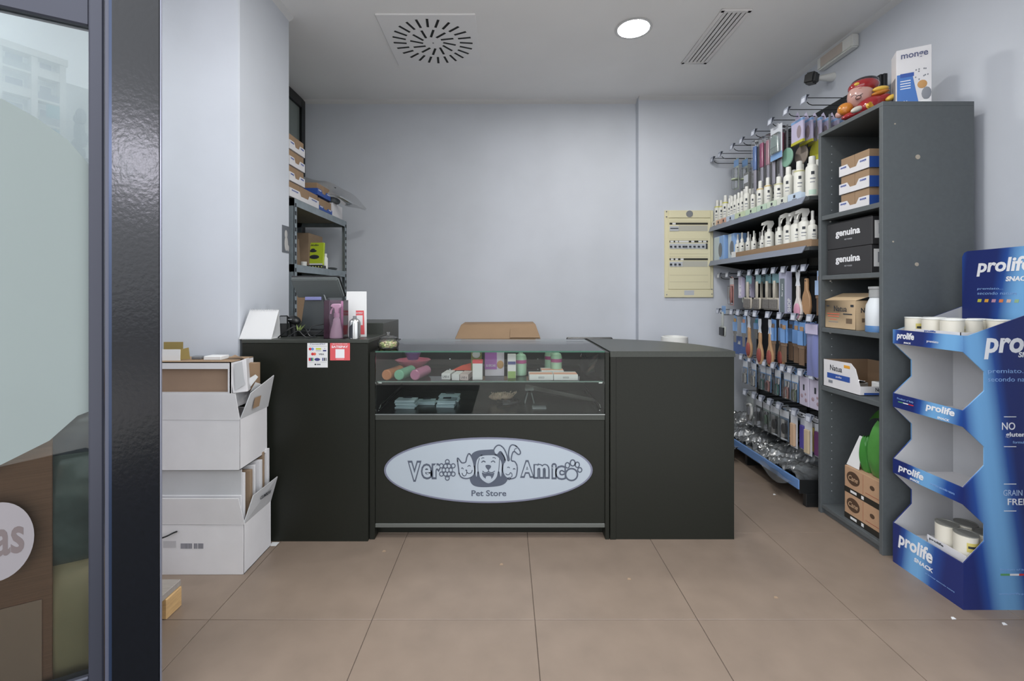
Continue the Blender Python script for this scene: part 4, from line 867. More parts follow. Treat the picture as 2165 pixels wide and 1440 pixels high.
# security camera and emergency light on the right wall
sc_ = thing('security_camera', 'small black security camera on a white wall mount', 'camera', (XR, 3.25, 2.66))
p = px(1716, 166, 3.05)
MB().obox((p.x, p.y, p.z), (.07, .07, .075), Matrix.Rotation(.5, 3, 'Z') @ Matrix.Rotation(.15, 3, 'X')).build('housing', M_blackpl, sc_, bev=.012, seg=3)
MB().cyl((p.x+.02, p.y, p.z), (XR, p.y, p.z+.01), .012, .03, 16).build('mount', M_whitepl, sc_)
el = thing('emergency_light', 'long white emergency light fixed high on the wall', 'emergency light', (XR, 2.98, CEIL-.1))
MB().box(XR-.05, XR, 2.82, 3.14, CEIL-.115, CEIL-.03).build('housing', M_whitepl, el, bev=.008, seg=2)
MB().box(XR-.053, XR-.05, 2.90, 3.10, CEIL-.105, CEIL-.04).build('lens', mat('beige_lens', '#bdb2a8', .4), el, bev=.001)
# bits of litter on the floor
for x, y, m, lab in ((812, 1166, M_carddk, 'tiny brown leaf bit before the display counter'), (1060, 1194, M_carddk, 'tiny brown speck on the mid floor tile'), (1330, 1225, M_carddk, 'tiny dark leaf bit on the floor before the end counter'), (1640, 1264, M_carddk, 'tiny brown scrap on the floor near the blue stand'), (1637, 1046, M_paper, 'tiny white paper bit beside the product wall'), (2015, 1308, M_paper, 'white paper bit in front of the blue stand'), (2123, 1320, M_paper, 'white crumb at the foot of the blue stand')):
    Y = F*1.2/(y-622); q = px(x, y, Y)
    l = MB().add([(-.008,-.004,.001),(.009,-.003,.001),(.007,.006,.003),(-.004,.005,.004)], [(0,1,2,3)]).add([(-.008,-.004,.0),(.009,-.003,.0),(.007,.006,.0015),(-.004,.005,.002)], [(3,2,1,0)]).build('litter_scrap', m); l.location = (q.x, Y, 0); tag(l, lab, 'scrap', 'litter on the floor')
# ---------------------------------------------------------------- dark grey bookcase against the right wall
KX0, KX1, KY0, KY1, KZ = 1.727, 2.148, 2.061, 2.486, 2.085
bc = thing('bookcase', 'tall dark grey bookcase with open shelves of pet goods', 'bookcase', (1.94, 2.27, 0))
MB().box(KX0, KX1, KY0, KY0+.02, 0, KZ-.02).build('side_panel', M_case, bc, bev=.001)
MB().box(KX0, KX1, KY1-.02, KY1, 0, KZ-.02).build('side_panel', M_case, bc, bev=.001)
MB().box(KX0, KX1, KY0, KY1, KZ-.02, KZ).build('top_panel', M_case, bc, bev=.001)
MB().box(KX1-.008, KX1-.001, KY0+.02, KY1-.02, .03, KZ-.02).build('back_panel', M_case, bc)
MB().box(KX0+.004, KX1-.01, KY0+.02, KY1-.02, .03, .05).build('bottom_panel', M_case, bc, bev=.001)
MB().box(KX0+.02, KX0+.035, KY0+.02, KY1-.02, 0, .03).build('plinth', M_case, bc)
SHZ = (1.627, 1.302, 1.018, .700)
for z in SHZ:
    MB().box(KX0+.004, KX1-.01, KY0+.02, KY1-.02, z-.024, z).build('shelf', M_case, bc, bev=.001)
    for y in (KY0+.02, KY1-.02): part('shelf_pin', 'spin', lambda: MB().cyl((0,0,0), (0,.012,0), .004, seg=8), M_whitepl, bc, tuple(Vector((KX0+.05, y-.006, z-.03))-wloc(bc)))
for y in range(0, 44):
    part('pin_hole', 'phole', lambda: MB().cyl((0,-.0006,0), (0,.002,0), .0025, seg=6), M_ltgrey, bc, tuple(Vector((KX0+.06, KY1-.02, .12+.044*y))-wloc(bc)))
for x, y, r in ((1940, 332, 5), (1892, 262, 1.6), (1938, 559, 4), (1888, 511, 1.8)):
    q = px(x, y, KY0); MB().cyl((q.x, KY0-.002, q.z), (q.x, KY0, q.z), r*KY0/F, seg=14).build('cam_cover', mat('pale_wood_plug', '#a39a8c', .5), bc)
for k in range(3):
    tray(['bottom white and blue tray of brown cartons in the bookcase', 'middle white and blue tray of brown cartons in the bookcase', 'top white and blue tray of brown cartons in the bookcase'][k], 2.18, 2.375, SHZ[0]+.001+.0945*k, .093, M_wcard, dpt=.3, grp='trays in the bookcase', sgn_=-1, xf=1.76, side=M_tblue, shelf_h=.054)
M_bk = mat('black_card', '#2f2f31', .55)
for k, (ya, yb) in enumerate(((2.155, 2.45), (2.15, 2.452))):
    z = SHZ[1]+.001+.137*k; xf = 1.752
    t = thing('black_carton', ['lower black carton with white lettering in the bookcase', 'upper black carton with white lettering and loose lid'][k], 'box', (1.9, 2.3, z), group='black cartons in the bookcase')
    MB().box(xf, 2.08, ya, yb, z, z+.135).build('carton', M_bk, t, bev=.002)
    if k: MB().sheet((xf, ya, z+.136), (xf, yb, z+.136), (xf+.1, yb-.06, z+.152), (xf+.1, ya+.05, z+.156), .002).build('lid', M_bk, t)
    text('genuina', t, (xf-.001, 2.305, z+.075), 'X-', .165, .045, M_inkwhite, bold=.03)
    text('PET FOOD', t, (xf-.001, 2.30, z+.043), 'X-', .05, .007, M_ltgrey)
    MB().box(xf+.012, xf+.06, ya-.001, ya, z+.03, z+.115).build('label', M_paper, t)
    MB().box(xf+.03, xf+.04, ya-.0015, ya-.001, z+.05, z+.10).build('barcode', M_inkgrey, t)
M_beige = mat('beige_card', '#c1a988', .75, noise=.03, scale=20)
nb = thing('beige_carton', 'beige carton with an open top flap in the bookcase', 'box', (1.82, 2.36, SHZ[2]))
z = SHZ[2]+.001; xa = 1.748
openbox(nb, xa, 1.95, 2.246, 2.462, z, z+.148, M_beige, .003)
MB().box(xa+.004, 1.945, 2.25, 2.458, z+.12, z+.122).build('inside', M_carddk, nb)
MB().sheet((xa, 2.246, z+.148), (xa, 2.462, z+.148), (xa+.09, 2.45, z+.185), (xa+.09, 2.21, z+.185), .002).build('flap', M_beige, nb)
text('Natua', nb, (xa-.001, 2.35, z+.105), 'X-', .09, .03, M_ink, bold=.005)
for (yy, zz_, w_, h_, m) in ((2.40, .075, .09, .004, I_org), (2.40, .062, .08, .004, I_org), (2.30, .075, .06, .006, M_ink), (2.40, .045, .05, .003, I_org), (2.40, .032, .07, .003, M_inkgrey), (2.29, .03, .04, .026, mat('ink_brown', '#6b5a48', .6)), (2.44, .115, .02, .006, M_ink), (2.27, .115, .02, .012, M_ink)):
    MB().box(xa-.0008, xa-.0003, yy-w_/2, yy+w_/2, z+zz_, z+zz_+h_).build('print_line', m, nb)
text('Natua', nb, (xa+.06, 2.245, z+.10), 'Y-', .07, .025, M_ink, bold=.02); MB().box(xa+.03, xa+.08, 2.2452, 2.2457, z+.04, z+.06).build('print_line', mat('ink_brown', '#6b5a48', .6), nb)
jg = thing('treat_jar', 'white plastic jar with grey lid and blue lettering in the bookcase', 'jar', (1.775, 2.145, SHZ[2]))
MB().lathe([(.044,0),(.048,.006),(.049,.09),(.046,.13),(.034,.158),(.030,.168)], seg=24).build('body', mat('milky_plastic', '#d3d8dc', .3), jg, world=False)
MB().lathe([(.031,.166),(.035,.168),(.034,.205),(.037,.207),(.037,.218),(0,.22)], seg=24).build('lid', mat('lid_grey', '#9a9c9c', .4), jg, world=False)
MB().lathe([(.0485,.002),(.0492,.004),(.0492,.03),(.0485,.032)], seg=24).build('blue_band', mat('band_blue', '#4f78a8', .4), jg, world=False)
text('Gem', jg, (-.008, -.0498, .112), 'Y-', .05, .024, mat('band_blue', '#4f78a8', .4), world=False, bold=.03)
wt = thing('white_tray', 'white display tray with cut away front holding a tin', 'tray', (1.84, 2.33, SHZ[3]))
z = SHZ[3]+.001; xa = 1.737; ya, yb = 2.205, 2.46
MB().box(xa, 1.98, ya, yb, z, z+.003).box(xa+.0, 1.98, yb-.003, yb, z, z+.145).box(1.977, 1.98, ya, yb, z, z+.145).build('carton', M_card, wt)
MB().prism([(0,0),(yb-ya,0),(yb-ya,.04),(yb-ya-.03,.125),(yb-ya-.06,.15),(0,.145)], (xa, yb, z), (0,-1,0), (0,0,1), -.003).build('front', M_wcard, wt)
MB().box(xa+.003, 1.977, ya, ya+.003, z, z+.045).build('low_side', M_wcard, wt)
text('Natua', wt, (xa-.0012, 2.365, z+.108), 'X-', .085, .03, M_ink, bold=.005)
MB().box(xa-.0008, xa-.0003, 2.27, 2.43, z+.05, z+.078).build('blue_band', M_tblue, wt); MB().box(xa-.0008, xa-.0003, 2.27, 2.31, z+.12, z+.135).build('orange_mark', mat('ink_amber', '#d8992e', .5), wt)
MB().box(xa-.0008, xa-.0003, 2.39, 2.42, z+.025, z+.04).build('barcode', M_inkgrey, wt); text('pollo', wt, (xa-.0015, 2.345, z+.064), 'X-', .04, .012, M_inkwhite)
MB().box(xa+.02, 1.95, ya-.0006, ya, z+.004, z+.014).build('blue_band', M_tblue, wt); text('Natua', wt, (xa+.10, ya-.001, z+.03), 'Y-', .05, .018, M_ink, bold=.02)
tn = thing('pet_tin', 'round dark topped tin lying inside the white display tray', 'tin', (xa+.055, 2.29, z+.003))
MB().cyl((0,0,0), (0,0,.05), .042, seg=24).build('can', mat('tin_label', '#6f6a62', .4), tn, world=False); MB().lathe([(.042,.05),(.043,.053),(.038,.053),(.036,.05),(0,.05)], seg=24).build('rim', M_chrome, tn, world=False)
wp2 = MB().box(xa+.10, xa+.19, 2.215, 2.26, z+.003, z+.062).build('white_pack', M_paper, None, bev=.002); tag(wp2, 'small white pack beside the tin in the display tray', 'pack')
# bottom compartment: two brown cartons, green bags
for k in range(2):
    z = .051+.134*k; xa = 1.752; ya, yb = 2.10, 2.325
    t = thing('logo_carton', ['lower brown carton with an oval logo in the bookcase bottom', 'upper brown carton with an oval logo under the green bags'][k], 'box', (1.85, 2.21, z), group='brown logo cartons')
    MB().box(xa, 2.0, ya, yb, z, z+.133).build('carton', mat('kraft_rosy', '#b08e70', .75, noise=.04, scale=20), t, bev=.0015)
    MB().box(xa-.0008, 2.0, ya-.0008, yb+.0008, z, z+.028).build('black_band', mat('band_black', '#26241f', .5), t)
    MB().prism([(.042*math.cos(a), .034*math.sin(a)) for a in [2*PI*i/28 for i in range(28)]], (xa, 2.268, z+.082), (0,-1,0), (0,0,1), .0008).build('logo_oval', mat('logo_brown', '#4f3b2c', .6), t)
    text('Cane', t, (xa-.0012, 2.268, z+.082), 'X-', .062, .026, mat('logo_tan', '#b79a7c', .6), shear=.3, bold=.01)
    MB().prism([(.014*math.cos(a), .011*math.sin(a)) for a in [2*PI*i/18 for i in range(18)]], (xa, 2.15, z+.085), (0,-1,0), (0,0,1), .0008).build('logo_oval', mat('logo_brown', '#4f3b2c', .6), t)
    MB().box(xa-.0006, xa-.0001, 2.205, 2.2065, z+.034, z+.128).build('print_line', mat('ink_redbrown', '#a0604a', .6), t); MB().box(xa-.0006, xa-.0001, 2.11, 2.19, z+.045, z+.048).build('print_line', mat('ink_redbrown', '#a0604a', .6), t)
    MB().box(xa-.0014, xa-.0008, 2.245, 2.285, z+.008, z+.020).build('white_print', M_paper, t); MB().box(xa-.0014, xa-.0008, 2.20, 2.215, z+.006, z+.022).build('white_print', M_paper, t)
M_gbag = mat('green_bag', '#4b8640', .3, noise=.12, scale=14)
def bagmesh(cx, cy, z0, w, d, h, lean=0):
    def fn(u, v):
        a = 2*PI*u; k = math.sin(PI*(.14+.78*v))**.4; ce, se = math.cos(a), math.sin(a)
        return (cx+w/2*k*math.copysign(abs(ce)**.6, ce)*(1+.04*math.sin(7*a)), cy+d/2*k*(1-.3*v)*math.copysign(abs(se)**.6, se)+lean*v, z0+h*v+.004*math.sin(9*a+8*v))
    return MB().grid(fn, 28, 14)
zt = .051+.268
g1 = thing('green_bag', 'round green food bag with a yellow mark on the brown cartons', 'bag', (1.83, 2.16, zt), group='green bags in the bookcase')
bagmesh(1.845, 2.155, zt, .18, .14, .27).build('bag', M_gbag, g1)
MB().prism([(.013*math.cos(a), .012*math.sin(a)) for a in [2*PI*i/8 for i in range(8)]], (1.800, 2.085, zt+.195), (1,-.15,0), (0,.1,1), .002).build('yellow_mark', mat('mark_yellow', '#c4cc3c', .5), g1)
text('BIO', g1, (1.828, 2.077, zt+.05), 'Y-', .05, .02, M_inkwhite, bold=.03)
g2 = thing('green_bag', 'upright dark green bag with white back behind the round bag', 'bag', (1.80, 2.22, zt), group='green bags in the bookcase')
bagmesh(1.815, 2.235, zt, .09, .07, .17, .01).build('bag', mat('green_bag_dark', '#3f7f38', .35), g2)
MB().sheet((1.765, 2.33, zt+.001), (1.765, 2.25, zt+.001), (1.79, 2.255, zt+.165), (1.79, 2.275, zt+.165), .003).build('white_back', M_paper, g2)
g3 = MB().grid(lambda u, v: (1.765+.16*u, 2.10+.09*(1-v)+.01*math.sin(8*u), zt+.26+.085*v+.015*math.sin(5*u+3*v)), 12, 6)
tag(g3.build('bag_flap', mat('green_bag_light', '#5fa04c', .35)), 'folded green bag tucked under the bookcase shelf', 'bag', 'green bags in the bookcase')
# on the bookcase top: box and figurine
mb = thing('pet_food_box', 'white and blue pet food box on top of the bookcase', 'box', (1.955, 2.17, KZ), rz=-.5)
MB().box(-.064, .064, -.045, .045, 0, .285).build('carton', M_wcard, mb, world=False, bev=.0015)
MB().box(-.03, .06, -.02, .02, .285, .291).build('top_seal', mat('seal_orange', '#c98a6c', .5), mb, world=False)
MB().prism([(-.062,.002),(.02,.002),(-.004,.15),(-.015,.165),(-.062,.165)], (0,-.0452,0), (1,0,0), (0,0,1), .0006).build('blue_panel', mat('panel_blue', '#3f6fb4', .5), mb, world=False)
MB().box(-.05, .0, -.0465, -.0460, .150, .168).build('navy_band', M_tblue, mb, world=False)
text('monge', mb, (.002, -.0462, .245), 'Y-', .098, .03, mat('ink_violetgrey', '#5a5f7d', .5), world=False, bold=.02)
for zz_ in (.13, .118, .106, .094): MB().box(-.05, -.012, -.0466, -.0459, zz_, zz_+.004).build('print_line', M_inkwhite, mb, world=False)
text('101', mb, (-.036, -.0466, .03), 'Y-', .022, .016, M_inkwhite, world=False)
MB().ell((.03, -.0455, .105), (.018, .002, .02), 12, 6).build('picture', mat('tan_ink', '#b98d58', .6), mb, world=False); MB().ell((.045, -.0455, .06), (.018, .002, .03), 12, 6).build('picture', M_inkgrey, mb, world=False); MB().ell((.04, -.0455, .018), (.022, .002, .014), 12, 6).build('picture', M_paper, mb, world=False)
for i in range(10): MB().ell((.005+.05*random.random(), -.0455, .13+.05*random.random()), (.003, .001, .004), 6, 4).build('leaf_print', M_inkgrey, mb, world=False)
MB().box(-.0648, -.064, -.03, .03, .03, .16).build('side_print', M_inkgrey, mb, world=False)
fg = thing('lucky_figurine', 'glossy red and gold ceramic figurine lying on the bookcase top', 'figurine', (1.80, 2.28, KZ))
M_ceram = mat('ceramic_red', '#8e2226', .12, coat=.5); M_gold = mat('ceramic_gold', '#c89432', .2, metal=.5); M_skin = mat('ceramic_skin', '#b58f86', .2, coat=.4); M_gold2 = mat('ceramic_yellow', '#d6b04c', .25)
def fe(x, y, Y, rx, ry, m, nm, rot=0, dy=None, seg=20):
    q = px(x, y, Y); return MB().ell(q, (rx*Y/F, (dy or rx)*Y/F, ry*Y/F), seg, 12, Matrix.Rotation(rot, 3, 'Y')).build(nm, m, fg)
hd = fe(1820, 205, 2.31, 26, 27, M_skin, 'head', dy=20)
fe(1826, 184, 2.315, 30, 17, M_ceram, 'hat', -.18, 22); fe(1828, 176, 2.325, 27, 13, mat('ceramic_black', '#26282c', .15), 'hat_crown', -.18, 20)
for x, y in ((1812, 178), (1826, 173), (1840, 178)): fe(x, y, 2.285, 6, 3.5, M_gold2, 'hat_ornament', -.2, 3)
for x, y in ((1828, 182), (1838, 184), (1818, 186)): fe(x, y, 2.278, 4, 2.5, mat('ceramic_rose', '#c48f86', .3), 'hat_ornament', 0, 3)
MB().tube(spline([px(1799,206,2.282), px(1806,201,2.272), px(1814,203,2.268), px(1822,199,2.266), px(1832,192,2.272), px(1836,196,2.275)]), .0014, 6).build('brow_line', mat('ceramic_black', '#26282c', .15), hd)
MB().tube([px(1815+6*math.cos(a), 206+4*math.sin(a)-2*math.cos(a), 2.262) for a in [2*PI*i/16 for i in range(16)]], .0013, 6, True).build('spectacle', mat('ceramic_black', '#26282c', .15), hd)
fe(1814, 207, 2.27, 5, 3.4, M_skin, 'nose', 0, 5)
bdv = fe(1842, 222, 2.27, 30, 18, M_ceram, 'body', -.35, 22); fe(1813, 240, 2.30, 34, 9, M_ceram, 'robe', -.3, 18)
fe(1787, 231, 2.33, 15, 13, mat('ceramic_orange', '#b9762a', .15, coat=.5), 'peach', -.4, 13); fe(1774, 243, 2.35, 7, 7, M_skin, 'hand', 0, 7)
fe(1812, 231, 2.262, 14, 6, mat('ceramic_white', '#c2bdb2', .2), 'beard', -.4, 6)
fe(1843, 221, 2.238, 13, 10, M_gold2, 'coin', -.35, 4); fe(1843, 221, 2.229, 9, 7, M_gold, 'coin', -.35, 2); fe(1862, 188, 2.25, 17, 6, M_gold2, 'ingot', -.15, 8); fe(1862, 196, 2.245, 20, 5, mat('ceramic_orange', '#b9762a', .15, coat=.5), 'ingot', -.25, 8)
fe(1885, 206, 2.215, 13, 6, M_gold2, 'ingot', -.45, 8); fe(1868, 207, 2.235, 16, 8, M_ceram, 'sleeve', -.35, 8)

# ---------------------------------------------------------------- blue cardboard display stand
SX0, SX1, SY0, SY1 = 1.737, 2.05, 1.707, 2.018
def bluemat():
    m = bpy.data.materials.new('stand_blue_print'); m.use_nodes = True; nt = m.node_tree; b = nt.nodes['Principled BSDF']
    tc = nt.nodes.new('ShaderNodeTexCoord'); mp = nt.nodes.new('ShaderNodeMapping'); wv = nt.nodes.new('ShaderNodeTexWave'); r = nt.nodes.new('ShaderNodeValToRGB')
    wv.wave_type = 'BANDS'; wv.bands_direction = 'DIAGONAL'; wv.inputs['Scale'].default_value = 1.25; wv.inputs['Distortion'].default_value = 3.0; wv.inputs['Detail'].default_value = 1.5; wv.inputs['Detail Scale'].default_value = .8
    mp.inputs['Scale'].default_value = (1.6, 1.6, .22); mp.inputs['Location'].default_value = (.35, .1, 0)
    e = r.color_ramp.elements; e[0].position = .30; e[0].color = (*lin('#1f2c68'), 1); e[1].position = .98; e[1].color = (*lin('#6fa5d4'), 1)
    x = e.new(.62); x.color = (*lin('#264a92'), 1)
    nt.links.new(tc.outputs['Object'], mp.inputs[0]); nt.links.new(mp.outputs[0], wv.inputs['Vector']); nt.links.new(wv.outputs['Color'], r.inputs[0]); nt.links.new(r.outputs[0], b.inputs['Base Color'])
    b.inputs['Roughness'].default_value = .35; return m
M_blue = bluemat(); MATS['stand_blue_print'] = M_blue
ds = thing('display_stand', 'blue printed cardboard display stand with white shelves for snacks', 'display stand', (1.89, 1.86, 0))
LV = [(1.042, .980), (.757, .695), (.464, .400), (.176, 0)]
N0 = SX0+.08
prof = [(SX0, 0), (SX0, .176), (N0, .176+.085), (N0, .400-.075), (SX0, .400), (SX0, .464), (N0, .464+.085), (N0, .695-.075), (SX0, .695), (SX0, .757), (N0, .757+.075), (N0, .980-.075), (SX0, .980), (SX0, 1.042), (SX0+.02, 1.042), (SX1, 1.147), (SX1, 0)]
for y, nm in ((SY0, 'side_panel'), (SY1-.004, 'side_panel')):
    sd = MB().prism(prof, (0, y+.004, 0), (1,0,0), (0,0,1), .004).build(nm, M_blue, ds)
for (zt_, zb) in LV: MB().box(SX0, SX0+.004, SY0+.004, SY1-.004, zb, zt_).build('front_strip', M_blue, ds)
for y in (SY0+.0045, SY1-.0055): MB().prism([(p[0]+.001, p[1]) for p in prof], (0, y+.001, 0), (1,0,0), (0,0,1), .001).build('liner', M_gcard, ds)
for z in (.985, .70, .405, .12): MB().box(SX0+.004, SX1-.01, SY0+.006, SY1-.006, z-.003, z).build('shelf', M_wcard, ds)
MB().grid(lambda u, v: (2.0-.10*math.sin(PI*u)**.5*0-.06*(1-(2*u-1)**2)*0+.03*math.cos(PI*(u-.5)), SY0+.007+(SY1-SY0-.014)*u, .12+.90*v), 12, 1).build('back_liner', M_gcard, ds)
HX = 2.03
hp = [(1.712, 1.0), (2.0, 1.0), (2.0, 1.365), (1.992, 1.382), (1.978, 1.389), (1.712, 1.389)]
hdr = MB().prism([(-p[0], p[1]) for p in hp], (HX, 0, 0), (0,-1,0), (0,0,1), -.005).build('header', M_blue, ds)
def wtext(t, c, face, w, h, par=ds, m=M_inkwhite, **k): return text(t, par, c, face, w, h, m, **k)
I_pale = mat('ink_paleblue', '#86a8d6', .5)
wtext('prolife', (HX-.0012, 1.835, 1.313), 'X-', .205, .075, shear=.15, bold=.03)
wtext('SNACK', (HX-.0012, 1.78, 1.262), 'X-', .09, .020, shear=.15, bold=.04)
wtext('premiato...', (HX-.0012, 1.885, 1.222), 'X-', .10, .012, m=I_pale, shear=.1); wtext('secondo natura', (HX-.0012, 1.86, 1.204), 'X-', .15, .012, m=I_pale, shear=.1)
for i, c in enumerate(('#b9b84a', '#d39a3c', '#b58a9e', '#cf7a4a', '#cfb0a0', '#8fae8a')):
    MB().prism([(0,0),(.015,0),(.018,.013),(.003,.013)], (HX-.0004, 1.935-.028*i, 1.166), (0,-1,0), (0,0,1), .0006).build('colour_chip', mat('chip'+str(i), c, .5), ds)
YS = SY0-.0008
wtext('prolife', (1.815+.135, YS, 1.2-(730-622)*SY0/F+.0), 'Y-', .27, .13*.82, shear=.15, bold=.03)
wtext('SNACK', (1.995, YS, 1.2-(750-622)*SY0/F), 'Y-', .10, .020, shear=.15, bold=.03)
wtext('premiato...', (1.905, YS, 1.2-(786-622)*SY0/F), 'Y-', .15, .020, m=I_pale); wtext('secondo natura', (1.925, YS, 1.2-(802-622)*SY0/F), 'Y-', .19, .017, m=I_pale)
wtext('NO', (px(2132,0,SY0).x, YS, px(0,901,SY0).z), 'Y-', .05, .028, bold=.01); wtext('gluten', (px(2147,0,SY0).x, YS, px(0,920,SY0).z), 'Y-', .075, .022, bold=.02); wtext('formula', (px(2155,0,SY0).x, YS, px(0,935,SY0).z), 'Y-', .05, .010, m=I_pale)
wtext('GRAIN', (px(2141,0,SY0).x, YS, px(0,1042,SY0).z), 'Y-', .072, .022, m=mat('ink_mid', '#a8bcd8', .5)); wtext('FREE', (px(2151,0,SY0).x, YS, px(0,1061,SY0).z), 'Y-', .075, .024, bold=.01)
for y in (882, 945, 1024, 1081): MB().box(px(2122,0,SY0).x, px(2148,0,SY0).x, YS-.0004, YS, px(0,y,SY0).z, px(0,y-1.5,SY0).z).build('rule', M_inkwhite, ds)
wtext('Product of Italy', (px(2145,0,SY0).x, YS, px(0,1205,SY0).z), 'Y-', .11, .009, m=I_pale); wtext('www.prolife-pet.it', (px(2145,0,SY0).x, YS, px(0,1256,SY0).z), 'Y-', .12, .009, m=I_pale)
for i, m in enumerate((I_green, M_inkwhite, I_red)): MB().box(px(2115,0,SY0).x+.035*i, px(2115,0,SY0).x+.035*(i+1), YS-.0004, YS, px(0,1217,SY0).z, px(0,1213,SY0).z).build('flag_stripe', m, ds)
XS = SX0-.0008
def strip_text(yc, z, w, h): wtext('prolife', (XS, yc, z), 'X-', w, h, shear=.15, bold=.03)
strip_text(1.955, 1.014, .085, .038); wtext('SNACK', (XS, 1.945, .988), 'X-', .035, .007, shear=.15, bold=.03); wtext('premiato', (XS, 1.83, 1.005), 'X-', .05, .012)
strip_text(1.80, .735, .12, .036); wtext('SNACK', (XS, 1.785, .704), 'X-', .05, .009, shear=.15, bold=.03); wtext('Product of Italy', (XS, 1.955, .737), 'X-', .08, .010, m=I_pale)
for i, m in enumerate((I_green, M_inkwhite, I_red)): MB().box(XS-.0002, XS+.0002, 1.99-.025*(i+1), 1.99-.025*i, .722, .726).build('flag_stripe', m, ds)
strip_text(1.93, .433, .12, .040); wtext('SNACK', (XS, 1.91, .408), 'X-', .045, .009, shear=.15, bold=.03); wtext('premiato secondo natura', (XS, 1.79, .425), 'X-', .10, .012, m=I_pale)
strip_text(1.91, .118, .16, .075); wtext('SNACK', (XS, 1.87, .072), 'X-', .085, .018, shear=.15, bold=.03); wtext('premiato secondo natura', (XS, 1.80, .045), 'X-', .12, .007, m=I_pale)
# tins on the stand
M_tin = mat('tin_white', '#d5d1c4', .35); M_tiny = mat('tin_yellow', '#c9bb6a', .4)
def tin(x, y, z, lab, face=0, dark=False):
    t = thing('snack_tin', lab, 'tin', (x, y, z), rz=face, group='snack tins on the blue stand')
    part('can', 'tinc', lambda: MB().lathe([(.034,0),(.0365,.003),(.0365,.104),(.034,.107)], seg=24), M_tin, t)
    part('rim', 'tinr', lambda: MB().lathe([(.034,.106),(.0375,.107),(.0375,.111),(.034,.110),(.033,.1085),(0,.1085)], seg=24), mat('tin_metal', '#7e7f7b', .35, metal=.2) if dark else M_whitepl, t)
    part('yellow_label', 'tinl', lambda: MB().grid(lambda u, v: (.0368*math.cos(-2.3+u*1.3), .0368*math.sin(-2.3+u*1.3), .05+.035*v), 8, 1), M_tiny, t)
    part('print_line', 'tinp', lambda: MB().grid(lambda u, v: (.0371*math.cos(-2.2+u*1.0), .0371*math.sin(-2.2+u*1.0), .064+.009*v), 8, 1), M_ink, t)
    return t
tc_ = thing('tin_carton', 'low white carton holding tins on the stand top', 'carton', (1.88, 1.86, .985))
MB().box(1.755, 1.757, 1.735, 1.93, .986, 1.052).box(1.755, 1.98, 1.735, 1.737, .986, 1.052).box(1.755, 1.98, 1.735, 1.93, .986, .988).build('carton', M_wcard, tc_)
text('prolife', tc_, (1.7540, 1.86, 1.046), 'X-', .05, .010, M_tblue, bold=.02)
k = 0
for (x, y, f) in ((1.80, 1.975, 0), (1.88, 1.972, .8), (1.795, 1.889, 2), (1.797, 1.81, 1.2), (1.872, 1.895, 2), (1.877, 1.818, 2.5), (1.95, 1.85, 2), (1.955, 1.78, 1)):
    tin(x, y, .988, ['tin with a yellow label facing out at the stand top corner', 'white tin by the wall end corner of the stand top', 'white tin second along the front of the stand top', 'white tin nearest the header on the stand top front', 'white tin in the middle row of the stand top', 'white tin in the middle row near the camera end', 'white tin in the back row of the stand top', 'white tin at the back corner nearest the camera'][k], f); k += 1
t2 = thing('tin_carton', 'low white carton holding tins on the stand bottom', 'carton', (1.85, 1.79, .12))
MB().box(1.762, 1.764, 1.72, 1.88, .121, .196).box(1.762, 1.93, 1.72, 1.722, .121, .175).box(1.762, 1.93, 1.878, 1.88, .121, .175).box(1.762, 1.93, 1.72, 1.88, .121, .123).build('carton', M_wcard, t2)
text('prolife', t2, (1.761, 1.84, .184), 'X-', .06, .012, M_ink, bold=.02)
for k, (x, y, f) in enumerate(((1.803, 1.838, 2.5), (1.803, 1.762, 0), (1.88, 1.838, 2.5), (1.88, 1.762, 2.5))):
    tin(x, y, .155, ['grey topped white tin at the far front of the bottom carton', 'grey topped tin with yellow label at the near front below', 'grey topped tin at the far back of the bottom carton', 'grey topped tin at the near back of the bottom carton'][k], f, True)
# ---------------------------------------------------------------- product wall: rack with shelves and hooks
GX = 2.12; GY0, GY1 = 2.52, 3.785
rk = thing('product_rack', 'black wall rack with two shelves and rows of hooks', 'rack', (1.95, 3.15, 0))
MB().box(GX, GX+.02, GY0, GY1, .10, 2.44).build('back_panel', M_dark, rk, bev=.001)
for y in (GY0+.01, 3.15, GY1-.03):
    MB().box(GX-.012, GX, y, y+.028, .0, 2.44).build('upright', M_dark, rk, bev=.001)
    MB().box(1.69, GX, y, y+.03, .0, .075).build('foot', M_blackpl, rk, bev=.002)
M_lip = mat('price_rail', '#7e8594', .4)
for z, xf in ((1.757, 1.704), (1.472, 1.704)):
    MB().box(xf+.012, GX, 2.545, GY1-.005, z-.022, z).build('shelf', mat('shelf_dark', '#3b3f41', .45), rk, bev=.001)
    MB().prism([(0, -.030), (.010, -.030), (.022, .004), (.012, .004)], (xf, 0, z), (1,0,0), (0,0,1), 0.001).v
    m = MB(); y0, y1 = 2.575, GY1-.003
    P = [(xf, z-.034), (xf+.006, z-.034), (xf+.020, z+.006), (xf+.014, z+.006)]
    m.add([(p[0], y0+(.02 if i in (0, 1) else 0), p[1]) for i, p in enumerate(P)] + [(p[0], y1, p[1]) for p in P], [(3,2,1,0),(4,5,6,7),(0,1,5,4),(1,2,6,5),(2,3,7,6),(3,0,4,7)])
    m.build('price_rail', M_lip, rk)
    for y in (2.55, 3.77): MB().prism([(1.73, -.022), (GX, -.022), (GX, -.12), (2.0, -.07)], (0, y+.004, z), (1,0,0), (0,0,1), .004).build('bracket', M_dark, rk)
MB().box(1.66, GX, 2.55, GY1-.005, .085, .112).build('base_shelf', M_blackpl, rk, bev=.002)
MB().box(1.648, 1.66, 2.535, GY1-.005, .098, .150).build('blue_rail', mat('rail_blue', '#6a8fc4', .4), rk, bev=.001)
